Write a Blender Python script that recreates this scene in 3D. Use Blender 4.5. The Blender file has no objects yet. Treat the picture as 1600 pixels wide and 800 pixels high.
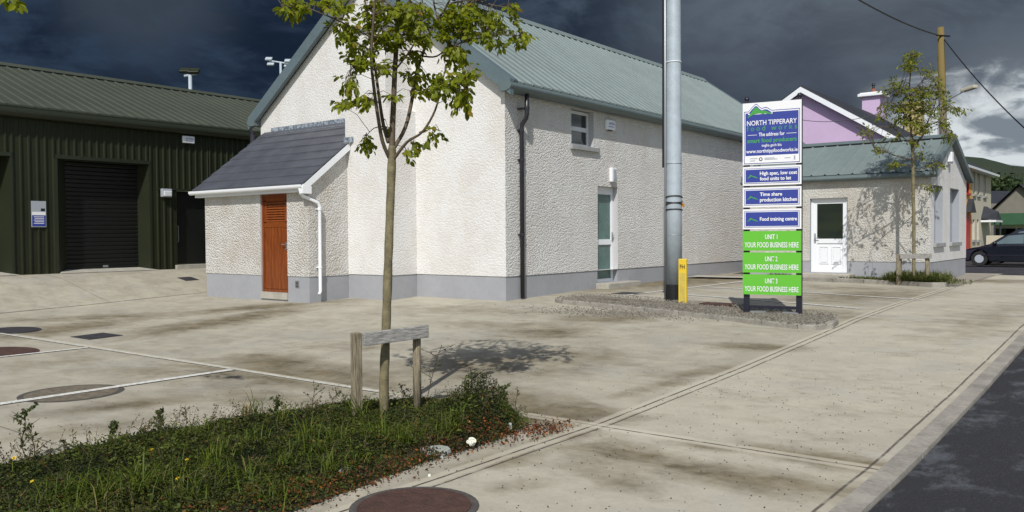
import bpy, math, random
import numpy as np
from mathutils import Matrix, Vector
random.seed(7); rng = np.random.default_rng(11)
S = bpy.context.scene
col = S.collection
R = math.radians
# ------------------------------------------------------------------ camera
F = 1317.0; TH = R(37.8); EYE = np.array([0, 0, 1.28])
_fw = np.array([-math.sin(TH), math.cos(TH), 0]); _rt = np.array([math.cos(TH), math.sin(TH), 0]); _up = np.array([0, 0, 1.])
_p = math.atan(32 / F); _r = math.atan(.0067)
f2 = _fw * math.cos(_p) - _up * math.sin(_p); u2 = _up * math.cos(_p) + _fw * math.sin(_p)
cR = _rt * math.cos(_r) - u2 * math.sin(_r); cU = u2 * math.cos(_r) + _rt * math.sin(_r)
cam = bpy.data.objects.new('camera', bpy.data.cameras.new('camera')); col.objects.link(cam); S.camera = cam
cam.data.sensor_width = 36; cam.data.lens = F / 1600 * 36; cam.data.clip_end = 6000; cam.data.clip_start = .05
M = Matrix.Identity(4)
for i in range(3):
    M[i][0] = cR[i]; M[i][1] = cU[i]; M[i][2] = -f2[i]; M[i][3] = EYE[i]
cam.matrix_world = M
# ------------------------------------------------------------------ sun and sky
SAZ = 27.5; SEL = 46.0           # the light travels SAZ degrees left of +Y
to_sun = Vector((math.sin(R(SAZ)) * math.cos(R(SEL)), -math.cos(R(SAZ)) * math.cos(R(SEL)), math.sin(R(SEL))))
sl = bpy.data.lights.new('sun', 'SUN'); sl.energy = 3.9; sl.angle = R(.55); sl.color = (1.0, .97, .915)
so = bpy.data.objects.new('sun', sl); col.objects.link(so)
so.rotation_euler = to_sun.to_track_quat('Z', 'Y').to_euler()
W = bpy.data.worlds.new('World'); S.world = W; W.use_nodes = True
wt = W.node_tree; wt.nodes.clear()

class NT:
    def __init__(s, tree): s.t = tree
    def n(s, typ, ins=None, **kw):
        nd = s.t.nodes.new(typ)
        for k, v in kw.items(): setattr(nd, k, v)
        for k, v in (ins or {}).items():
            sk = nd.inputs[k]
            if isinstance(v, bpy.types.NodeSocket): s.t.links.new(v, sk)
            else: sk.default_value = v
        return nd
    def m(s, op, a, b=0.0, c=None, clamp=False):
        nd = s.n('ShaderNodeMath', {0: a, 1: b}, operation=op, use_clamp=clamp)
        if c is not None:
            if isinstance(c, bpy.types.NodeSocket): s.t.links.new(c, nd.inputs[2])
            else: nd.inputs[2].default_value = c
        return nd.outputs[0]
    def vm(s, op, a, b=(0, 0, 0)):
        nd = s.n('ShaderNodeVectorMath', {0: a, 1: b}, operation=op)
        return nd.outputs['Value'] if op in ('DOT_PRODUCT', 'LENGTH', 'DISTANCE') else nd.outputs[0]
    def noise(s, vec, scale, detail=4, rough=.55, dist=0.0):
        nd = s.n('ShaderNodeTexNoise', {'Scale': scale, 'Detail': detail, 'Roughness': rough, 'Distortion': dist})
        if vec is not None: s.t.links.new(vec, nd.inputs['Vector'])
        return nd.outputs['Fac']
    def mix(s, f, a, b, blend='MIX'):
        nd = s.n('ShaderNodeMix', data_type='RGBA', blend_type=blend)
        for k, v in ((0, f), (6, a), (7, b)):
            if isinstance(v, bpy.types.NodeSocket): s.t.links.new(v, nd.inputs[k])
            else:
                if k and len(v) == 3: v = (*v, 1)
                nd.inputs[k].default_value = v
        return nd.outputs[2]
    def ramp(s, x, lo, hi, a=0.0, b=1.0, smooth=True):
        nd = s.n('ShaderNodeMapRange', {'Value': x, 'From Min': lo, 'From Max': hi, 'To Min': a, 'To Max': b})
        nd.interpolation_type = 'SMOOTHSTEP' if smooth else 'LINEAR'
        return nd.outputs[0]

w = NT(wt)
sky = w.n('ShaderNodeTexSky', sky_type='NISHITA', sun_disc=False, sun_elevation=R(SEL))
sky.sun_rotation = math.atan2(to_sun.x, to_sun.y); sky.air_density = 1.0; sky.dust_density = 1.0
clear = w.mix(1.0, sky.outputs[0], (.10, .10, .10), 'MULTIPLY')
D = w.n('ShaderNodeTexCoord').outputs['Generated']
def pixdir(u, v):
    d = f2 * F + cR * (u - 800) + cU * (400 - v); return tuple(d / np.linalg.norm(d))
Ds = w.vm('MULTIPLY', D, (1, 1, 2.2))
n1 = w.noise(Ds, 3.6, 8, .60, .9); n2 = w.noise(w.vm('ADD', Ds, (3.1, 1.7, .4)), 10.0, 7, .62, 1.0)
nn = w.m('ADD', w.m('MULTIPLY', n1, .65), w.m('MULTIPLY', n2, .35))
def blob(u, v, rad, soft=.5):
    d = w.vm('DISTANCE', D, pixdir(u, v))
    d = w.m('ADD', d, w.m('MULTIPLY', w.m('SUBTRACT', nn, .5), rad * soft * 2.4))
    return w.ramp(d, rad * .25, rad, 1.0, 0.0)
base = w.mix(w.ramp(w.vm('DOT_PRODUCT', D, tuple(cR)), -.25, .45), (.0125, .0225, .043), (.042, .058, .083))
c = w.mix(w.ramp(nn, .42, .60), w.mix(1.0, base, (.70, .73, .78), 'MULTIPLY'), w.mix(1.0, base, (2.25, 2.1, 1.9), 'MULTIPLY'))
c = w.mix(w.m('MULTIPLY', blob(225, -25, .11, .9), .6), c, (.060, .080, .108))
c = w.mix(w.m('MULTIPLY', blob(1210, 40, .20, .8), .50), c, (.14, .17, .205))
c = w.mix(w.m('MULTIPLY', blob(1400, 70, .14, .8), .35), c, (.10, .12, .145))
c = w.mix(w.m('MULTIPLY', blob(1190, 215, .2, .6), .6), c, (.036, .048, .072))
c = w.mix(w.m('MULTIPLY', blob(1610, 190, .14, .9), .75), c, (.17, .20, .235))
low = w.ramp(w.vm('DOT_PRODUCT', D, (0, 0, 1.0)), .085, .155, 1.0, 0.0)
rightm = w.ramp(w.vm('DOT_PRODUCT', D, tuple(cR)), .36, .45)
brk = w.ramp(w.noise(w.vm('MULTIPLY', D, (1, 1, 2.6)), 13.0, 6, .55, .5), .40, .56)
bright = w.mix(brk, (.20, .24, .28), (.68, .73, .76))
lowm = w.m('MULTIPLY', w.m('MULTIPLY', w.ramp(w.m('ADD', w.vm('DOT_PRODUCT', D, (0, 0, 1.0)), w.m('MULTIPLY', w.m('SUBTRACT', n2, .5), .12)), .115, .165, 1.0, 0.0), rightm), .97)
c = w.mix(lowm, c, bright)
# the storm stands ahead of the camera; behind it the sky is broken blue and white
ahead = w.ramp(w.vm('DOT_PRODUCT', D, tuple(_fw)), -.25, .30)
clr = w.mix(w.m('MULTIPLY', w.ramp(nn, .45, .62), .55), clear, (.75, .77, .80))
bg = w.n('ShaderNodeBackground', {'Color': w.mix(ahead, clr, c), 'Strength': 1.0})
w.t.links.new(bg.outputs[0], w.n('ShaderNodeOutputWorld').inputs[0])
S.view_settings.view_transform = 'Standard'; S.view_settings.look = 'None'
S.view_settings.exposure = 0.0; S.view_settings.gamma = 1.0; S.view_settings.use_curve_mapping = False
S.cycles.max_bounces = 6; S.cycles.diffuse_bounces = 3; S.cycles.transparent_max_bounces = 8

# ------------------------------------------------------------------ where pixels of the photograph lie in the place
_gy = [[-400, -30, 0, 5, 6.2, 9, 12.7, 13.5, 16, 20.7, 27, 31, 43, 60, 400], [-.6, -.45, -.34, -.33, -.33, -.25, -.10, -.06, 0, .05, .08, .04, -.20, -.25, -.3]]
def g(x, y):
    x = np.asarray(x, float); y = np.asarray(y, float)
    b = np.interp(y, _gy[0], _gy[1])
    s = np.clip((-x - 18.7) / 4.0, 0, 1); s = s * s * (3 - 2 * s)
    fade = np.clip((30 - y) / 8, 0, 1)
    s = s * fade
    return b * (1 - s) + .36 * s
def gz(x, y): return float(g(x, y))
def ray(u, v): return f2 * F + cR * (u - 800) + cU * (400 - v)
def PX(u, v, x): d = ray(u, v); return EYE + d * (x / d[0])
def PY(u, v, y): d = ray(u, v); return EYE + d * (y / d[1])
def PD(u, v, dep): return EYE + ray(u, v) * (dep / F)
def G(u, v):
    d = ray(u, v); t = .001
    for i in range(60):
        P = EYE + d * t; t = (gz(P[0], P[1]) - EYE[2]) / d[2]
    return EYE + d * t

# ------------------------------------------------------------------ material helpers
MATS = {}
def mat(name, color, rough=.7, metal=0.0, spec=.5, var=0.0, vscale=3.0, bump=0.0, bscale=40.0, bdist=.01, extra=None, coat=0.0):
    m = bpy.data.materials.new(name); m.use_nodes = True; t = m.node_tree; t.nodes.clear()
    k = NT(t); pos = k.n('ShaderNodeNewGeometry').outputs['Position']
    c = (*color, 1)
    if var:
        f = k.noise(pos, vscale, 5, .6)
        f2_ = k.noise(pos, vscale * 7.3, 3, .6)
        f = k.m('ADD', k.m('MULTIPLY', f, .65), k.m('MULTIPLY', f2_, .35))
        c = k.mix(k.ramp(f, .3, .7), tuple(v * (1 - var) for v in color), tuple(min(1, v * (1 + var)) for v in color))
    if extra: c = extra(k, pos, c) or c
    b = k.n('ShaderNodeBsdfPrincipled', {'Base Color': c, 'Roughness': rough, 'Metallic': metal, 'Specular IOR Level': spec, 'Coat Weight': coat})
    if bump:
        bp = k.n('ShaderNodeBump', {'Strength': bump, 'Distance': bdist, 'Height': k.noise(pos, bscale, 3, .6)})
        t.links.new(bp.outputs[0], b.inputs['Normal'])
    t.links.new(b.outputs[0], k.n('ShaderNodeOutputMaterial').inputs[0])
    MATS[name] = m; return m

def roughcast(name, base, bstr, dirt=.15):
    m = bpy.data.materials.new(name); m.use_nodes = True; t = m.node_tree; t.nodes.clear(); k = NT(t)
    pos = k.n('ShaderNodeNewGeometry').outputs['Position']
    wob = k.vm('ADD', pos, k.vm('MULTIPLY', k.n('ShaderNodeTexNoise', {'Scale': 30.0, 'Vector': pos}).outputs['Color'], (.03, .03, .03)))
    v = k.n('ShaderNodeTexVoronoi', {'Vector': wob, 'Scale': 27.0}, feature='F1')
    h = k.m('ADD', k.m('MULTIPLY', v.outputs['Distance'], -1.0), k.m('MULTIPLY', k.noise(pos, 55.0, 3, .7), .6))
    big = k.noise(pos, .9, 5, .6); mid = k.noise(pos, 5.0, 4, .65)
    streak = k.noise(k.vm('MULTIPLY', pos, (2.2, 2.2, .9)), 1.0, 4, .6)
    f = k.m('ADD', k.m('MULTIPLY', big, .4), k.m('ADD', k.m('MULTIPLY', mid, .25), k.m('MULTIPLY', streak, .35)))
    c = k.mix(k.ramp(f, .38, .60), tuple(x * (1 - dirt * (1 + .3 * i)) for i, x in enumerate(base)), base)
    c = k.mix(k.m('MULTIPLY', k.ramp(k.noise(pos, 75.0, 2, .5), .56, .68), .30), c, tuple(x * .62 for x in base))
    b = k.n('ShaderNodeBsdfPrincipled', {'Base Color': c, 'Roughness': .9, 'Specular IOR Level': .2})
    bp = k.n('ShaderNodeBump', {'Strength': bstr, 'Distance': .042, 'Height': h})
    t.links.new(bp.outputs[0], b.inputs['Normal'])
    t.links.new(b.outputs[0], k.n('ShaderNodeOutputMaterial').inputs[0]); return m

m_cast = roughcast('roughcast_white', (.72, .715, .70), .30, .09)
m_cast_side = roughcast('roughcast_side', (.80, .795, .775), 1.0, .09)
m_cast_lt = roughcast('roughcast_grey_white', (.66, .65, .62), .8, .16)
m_cast2 = roughcast('roughcast_cream', (.56, .55, .515), .5, .16)
m_plinth = mat('plinth_paint', (.325, .332, .352), .8, var=.07, vscale=1.2, bump=.2, bscale=60)
m_reveal = mat('reveal_paint', (.50, .50, .51), .8, var=.05, bump=.15)
m_infill = mat('infill_paint', (.33, .35, .385), .8, var=.05)
m_roof = mat('roof_sheet', (.172, .212, .210), .6, var=.10, vscale=.8, spec=.35)
m_roofd = mat('roof_trim', (.115, .15, .155), .5, var=.08, vscale=1.0)
m_verge = mat('verge_trim', (.11, .15, .165), .45, var=.1, vscale=1.2)
m_shedroof = mat('shed_roof_sheet', (.048, .057, .039), .65, var=.12, vscale=.6)
m_shed = mat('shed_cladding', (.0155, .0195, .0070), .55, var=.18, vscale=.7, spec=.3)
m_shedtrim = mat('shed_trim', (.0145, .0190, .0075), .5, var=.12, vscale=1.5)
m_roller = mat('roller_slats', (.0028, .0042, .0028), .5, var=.15)
m_black = mat('black_plastic', (.012, .012, .014), .4)
m_pipe = mat('downpipe_black', (.022, .022, .028), .35, var=.2)
m_white = mat('white_upvc', (.80, .82, .85), .3, spec=.5)
m_whited = mat('white_upvc_dull', (.66, .69, .72), .4, var=.05)
m_glass = mat('dark_glass', (.012, .018, .018), .04, spec=1.0)
m_frost = mat('frosted_glass', (.085, .16, .145), .25, spec=.6, var=.25, vscale=2.0)
m_sill = mat('concrete_sill', (.30, .305, .305), .85, var=.12, vscale=5, bump=.3, bscale=80)
m_conc = mat('cast_concrete', (.37, .35, .30), .9, var=.18, vscale=4, bump=.35, bscale=60)
m_galv = mat('galvanised_steel', (.42, .48, .53), .45, metal=.10, var=.12, vscale=5)
m_steel = mat('grey_steel', (.35, .37, .39), .4, metal=.6)
m_yellow = mat('yellow_plastic', (.72, .50, .03), .45, var=.08, vscale=6)
m_blue = mat('sign_blue', (.036, .056, .29), .35)
m_signw = mat('sign_white', (.80, .80, .82), .35)
m_greenp = mat('sign_green', (.125, .48, .040), .35)
m_greend = mat('sign_dark_green', (.06, .33, .06), .4)
m_greyt = mat('print_grey', (.35, .38, .42), .5)
m_navy = mat('navy_steel', (.014, .014, .028), .35)
m_bark = mat('young_bark', (.175, .150, .082), .85, var=.42, vscale=11, bump=.9, bscale=90, bdist=.006)
m_barkd = mat('branch_bark', (.105, .078, .052), .8, var=.3, vscale=20)
m_wood = mat('weathered_post', (.30, .25, .17), .85, extra=lambda k, p, c: k.mix(k.ramp(k.noise(k.vm('MULTIPLY', p, (26, 26, 2.2)), 3.0, 5, .65), .34, .64), (.12, .098, .06), (.30, .255, .175)), bump=.3, bscale=50)
m_woodg = mat('weathered_rail', (.34, .33, .30), .85, extra=lambda k, p, c: k.mix(k.ramp(k.noise(k.vm('MULTIPLY', p, (4, 4, 40)), 3.0, 5, .65), .34, .66), (.17, .165, .15), (.40, .39, .37)), bump=.3, bscale=50)
m_pink = mat('pink_render', (.55, .41, .60), .85, var=.05, vscale=.8)
m_darkroof = mat('dark_slate', (.028, .03, .038), .6, var=.2, vscale=2)
m_ycream = mat('cream_render', (.50, .46, .36), .85, var=.07)
m_orange = mat('orange_render', (.62, .33, .07), .85, var=.06)
m_redp = mat('red_paint', (.38, .012, .02), .5)
m_ychim = mat('yellow_brick', (.40, .33, .15), .85, var=.2, vscale=4)
m_green_far = mat('green_fascia', (.03, .10, .045), .6, var=.1)
m_car = mat('navy_car_paint', (.007, .009, .016), .22, spec=.6, coat=.5)
m_carglass = mat('car_glass', (.10, .14, .15), .08, spec=1.0)
m_tyre = mat('tyre_rubber', (.012, .012, .012), .8)
m_telepole = mat('telegraph_wood', (.16, .13, .085), .85, extra=lambda k, p, c: k.mix(k.ramp(k.m('ADD', k.n('ShaderNodeSeparateXYZ', {0: p}).outputs[2], k.m('MULTIPLY', k.noise(p, 2.0), 2.0)), 6.0, 8.0), (.16, .14, .12), (.165, .12, .035)), bump=.3)

def slate_extra(k, p, c):
    br = k.n('ShaderNodeTexBrick', {'Vector': k.n('ShaderNodeMapping', {'Vector': p, 'Rotation': (0, 0, 0)}).outputs[0], 'Scale': 1.0, 'Mortar Size': .004, 'Brick Width': .3, 'Row Height': 10.0})
    return k.mix(k.ramp(k.noise(p, 1.6, 5, .6), .35, .68), (.062, .066, .080), (.084, .090, .106))
m_slate = mat('slate_roofing', (.07, .08, .1), .5, extra=slate_extra, bump=.3, bscale=30)
def lead_extra(k, p, c): return k.mix(k.ramp(k.noise(p, 12.0, 5, .7), .4, .62), (.10, .13, .17), (.36, .40, .44))
m_lead = mat('lead_flashing', (.2, .25, .3), .5, extra=lead_extra)
def teak_extra(k, p, c):
    f = k.noise(k.vm('MULTIPLY', p, (22, 22, 1.6)), 2.0, 5, .6)
    return k.mix(k.ramp(f, .35, .65), (.15, .034, .006), (.25, .064, .012))
m_teak = mat('stained_wood', (.35, .1, .02), .35, extra=teak_extra)

# ------------------------------------------------------------------ mesh helpers
def tag(o, label=None, cat=None, group=None, kind=None):
    if label: o['label'] = label
    if cat: o['category'] = cat
    if group: o['group'] = group
    if kind: o['kind'] = kind
    return o
def empty(name, loc, label, cat, group=None):
    o = bpy.data.objects.new(name, None); col.objects.link(o); o.location = tuple(float(v) for v in loc); o.empty_display_size = .2
    return tag(o, label, cat, group)
def wloc(o):
    v = Vector((0, 0, 0))
    while o: v = v + o.location; o = o.parent
    return np.array(v)
class MB:
    def __init__(s): s.v = []; s.f = []; s.mi = []; s.cur = 0
    def add(s, vs, fs):
        b = len(s.v); s.v += [tuple(float(c) for c in p) for p in vs]; s.f += [tuple(b + i for i in f) for f in fs]; s.mi += [s.cur] * len(fs); return s
    def box(s, a, b):
        x0, y0, z0 = a; x1, y1, z1 = b
        return s.add([(x0, y0, z0), (x1, y0, z0), (x1, y1, z0), (x0, y1, z0), (x0, y0, z1), (x1, y0, z1), (x1, y1, z1), (x0, y1, z1)],
                     [(0, 3, 2, 1), (4, 5, 6, 7), (0, 1, 5, 4), (1, 2, 6, 5), (2, 3, 7, 6), (3, 0, 4, 7)])
    def fbox(s, o, ax, ay, az):   # frame box from origin and three edge vectors
        o, ax, ay, az = (np.array(q, float) for q in (o, ax, ay, az))
        c = [o, o + ax, o + ax + ay, o + ay]; c = c + [q + az for q in c]
        return s.add(c, [(0, 3, 2, 1), (4, 5, 6, 7), (0, 1, 5, 4), (1, 2, 6, 5), (2, 3, 7, 6), (3, 0, 4, 7)])
    def prism(s, poly, ext):
        n = len(poly); e = np.array(ext, float); P = [np.array(q, float) for q in poly]
        return s.add(P + [q + e for q in P], [tuple(range(n))[::-1], tuple(range(n, 2 * n))] + [(i, (i + 1) % n, n + (i + 1) % n, n + i) for i in range(n)])
    def tube(s, path, rad, n=10, cap=True):
        path = [np.array(q, float) for q in path]
        if np.isscalar(rad): rad = [rad] * len(path)
        rings = []; prev = None
        for i, q in enumerate(path):
            d = path[min(i + 1, len(path) - 1)] - path[max(i - 1, 0)]; d = d / (np.linalg.norm(d) + 1e-9)
            if prev is None:
                a = np.cross(d, (0, 0, 1)) if abs(d[2]) < .9 else np.cross(d, (1, 0, 0))
            else: a = prev - d * (prev @ d)
            a = a / np.linalg.norm(a); prev = a; b = np.cross(d, a)
            rings.append([q + rad[i] * (a * math.cos(t) + b * math.sin(t)) for t in (2 * math.pi * j / n for j in range(n))])
        vs = [p for r in rings for p in r]; fs = []
        for i in range(len(path) - 1):
            for j in range(n):
                fs.append((i * n + j, i * n + (j + 1) % n, (i + 1) * n + (j + 1) % n, (i + 1) * n + j))
        if cap: fs += [tuple(range(n))[::-1], tuple((len(path) - 1) * n + j for j in range(n))]
        return s.add(vs, fs)
    def ball(s, c, r, n=10, sz=1.0):
        vs = []; fs = []
        for i in range(1, n):
            for j in range(n): a = math.pi * i / n; t = 2 * math.pi * j / n; vs.append((c[0] + r * math.sin(a) * math.cos(t), c[1] + r * math.sin(a) * math.sin(t), c[2] + r * sz * math.cos(a)))
        vs += [(c[0], c[1], c[2] + r * sz), (c[0], c[1], c[2] - r * sz)]; T = (n - 1) * n
        for i in range(n - 2):
            for j in range(n): fs.append((i * n + j, (i + 1) * n + j, (i + 1) * n + (j + 1) % n, i * n + (j + 1) % n))
        for j in range(n): fs.append((T, j, (j + 1) % n)); fs.append((T + 1, (n - 2) * n + (j + 1) % n, (n - 2) * n + j))
        return s.add(vs, fs)
    def build(s, name, m, parent=None, smooth=False, bevel=0.0):
        me = bpy.data.meshes.new(name)
        off = wloc(parent) if parent else np.zeros(3)
        me.from_pydata([tuple(np.array(p) - off) for p in s.v], [], s.f)
        for mm in (m if isinstance(m, (list, tuple)) else [m]): me.materials.append(mm)
        if isinstance(m, (list, tuple)): me.polygons.foreach_set('material_index', s.mi)
        if smooth: me.polygons.foreach_set('use_smooth', [True] * len(me.polygons))
        me.validate(); me.update()
        o = bpy.data.objects.new(name, me); col.objects.link(o)
        if parent: o.parent = parent
        if bevel:
            b = o.modifiers.new('bevel', 'BEVEL'); b.width = bevel; b.segments = 2; b.limit_method = 'ANGLE'
        return o
def struct(o): o['kind'] = 'structure'; return o
def copy_tree(o, parent=None):
    c = o.copy(); col.objects.link(c); c.parent = parent
    for ch in [x for x in col.objects if x.parent == o]: copy_tree(ch, c)
    return c
def fast_mesh(name, verts, quads, m, parent=None, tint=None, smooth=False):
    me = bpy.data.meshes.new(name); off = wloc(parent) if parent else np.zeros(3)
    verts = np.asarray(verts, np.float32) - off.astype(np.float32); quads = np.asarray(quads, np.int32)
    k = quads.shape[1]
    me.vertices.add(len(verts)); me.vertices.foreach_set('co', verts.ravel())
    me.loops.add(quads.size); me.loops.foreach_set('vertex_index', quads.ravel())
    me.polygons.add(len(quads)); me.polygons.foreach_set('loop_start', np.arange(0, quads.size, k, dtype=np.int32))
    me.polygons.foreach_set('loop_total', np.full(len(quads), k, np.int32))
    me.update(calc_edges=True)
    if tint is not None:
        for nm, arr in tint.items():
            a = me.attributes.new(nm, 'FLOAT', 'POINT'); a.data.foreach_set('value', np.asarray(arr, np.float32))
    if smooth: me.polygons.foreach_set('use_smooth', [True] * len(quads))
    me.materials.append(m)
    o = bpy.data.objects.new(name, me); col.objects.link(o)
    if parent: o.parent = parent
    return o
def leafmat(name, c1, c2, c3=None, trans=.35, rough=.5):
    m = bpy.data.materials.new(name); m.use_nodes = True; t = m.node_tree; t.nodes.clear(); k = NT(t)
    a = k.n('ShaderNodeAttribute', attribute_name='tint').outputs['Fac']
    c = k.mix(k.ramp(a, 0, .75, smooth=False), c1, c2)
    if c3: c = k.mix(k.ramp(a, .86, .97), c, c3)
    b = k.n('ShaderNodeBsdfPrincipled', {'Base Color': c, 'Roughness': rough, 'Specular IOR Level': .35})
    tr = k.n('ShaderNodeBsdfTranslucent', {'Color': k.mix(1.0, c, (1.3, 1.35, .5), 'MULTIPLY')})
    mx = k.n('ShaderNodeMixShader', {0: trans}); t.links.new(b.outputs[0], mx.inputs[1]); t.links.new(tr.outputs[0], mx.inputs[2])
    t.links.new(mx.outputs[0], k.n('ShaderNodeOutputMaterial').inputs[0]); return m

# ------------------------------------------------------------------ ground
JLX = -3.74
def seg_stain_shade(x, y, cx, cy, a, b, rot=0.0):
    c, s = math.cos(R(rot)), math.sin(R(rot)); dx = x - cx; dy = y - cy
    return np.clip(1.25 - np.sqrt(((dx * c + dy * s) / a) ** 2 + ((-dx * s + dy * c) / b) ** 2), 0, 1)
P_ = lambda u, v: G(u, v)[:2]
STAINS_SHADE = []
def st(u0, v0, u1, v1, hv, k):     # a patch of dirt or painted crown shadow between two points of the yard; hv its half depth as it shows in the photograph
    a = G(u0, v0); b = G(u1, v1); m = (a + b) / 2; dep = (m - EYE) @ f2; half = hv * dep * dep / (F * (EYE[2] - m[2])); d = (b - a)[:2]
    STAINS_SHADE.append((m[0], m[1], np.hypot(*d) / 2 + half * .6, half, math.degrees(math.atan2(d[1], d[0])), k))
for q_ in [(800, 640, 940, 655, 20, 1.0), (700, 612, 860, 632, 16, .75), (655, 580, 880, 560, 24, .60), (880, 550, 960, 565, 10, .5), (812, 520, 885, 520, 9, .75), (300, 572, 640, 600, 20, .8), (375, 558, 480, 575, 10, .95), (480, 540, 620, 545, 8, .4),  # patches behind the near tree paint its crown shadow into the concrete
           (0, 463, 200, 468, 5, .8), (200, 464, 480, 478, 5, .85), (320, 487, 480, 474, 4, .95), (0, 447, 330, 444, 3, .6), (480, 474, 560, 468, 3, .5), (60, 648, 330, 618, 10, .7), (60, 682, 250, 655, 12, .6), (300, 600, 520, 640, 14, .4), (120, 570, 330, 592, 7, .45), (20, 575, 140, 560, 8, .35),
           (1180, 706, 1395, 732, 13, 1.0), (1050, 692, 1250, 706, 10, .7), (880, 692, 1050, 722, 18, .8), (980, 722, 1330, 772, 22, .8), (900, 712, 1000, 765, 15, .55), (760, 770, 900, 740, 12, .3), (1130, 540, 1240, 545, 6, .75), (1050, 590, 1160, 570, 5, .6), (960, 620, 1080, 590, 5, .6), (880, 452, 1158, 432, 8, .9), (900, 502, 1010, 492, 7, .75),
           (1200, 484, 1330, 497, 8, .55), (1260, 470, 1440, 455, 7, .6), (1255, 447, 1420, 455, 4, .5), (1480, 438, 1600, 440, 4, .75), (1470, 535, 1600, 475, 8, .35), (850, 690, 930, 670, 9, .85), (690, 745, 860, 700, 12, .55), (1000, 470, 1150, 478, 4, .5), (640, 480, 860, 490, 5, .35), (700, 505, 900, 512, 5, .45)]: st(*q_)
def stain_shade_f(x, y):
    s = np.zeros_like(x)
    for cx, cy, a, b, rot, k in STAINS_SHADE: s = np.maximum(s, k * seg_stain_shade(x, y, cx, cy, a, b, rot))
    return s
def sheet(name, x0, x1, y0, y1, res, dz, m, stain_shade=False, cut=None):
    nx = max(2, int((x1 - x0) / res) + 1); ny = max(2, int((y1 - y0) / res) + 1)
    X, Y = np.meshgrid(np.linspace(x0, x1, nx), np.linspace(y0, y1, ny)); X = X.ravel(); Y = Y.ravel()
    Z = g(X, Y) + dz
    i = np.arange(nx * ny).reshape(ny, nx); q = np.stack([i[:-1, :-1], i[:-1, 1:], i[1:, 1:], i[1:, :-1]], -1).reshape(-1, 4)
    return struct(fast_mesh(name, np.stack([X, Y, Z], 1), q, m, tint={'stain_shade': stain_shade_f(X, Y)} if stain_shade else None, smooth=True))

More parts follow.
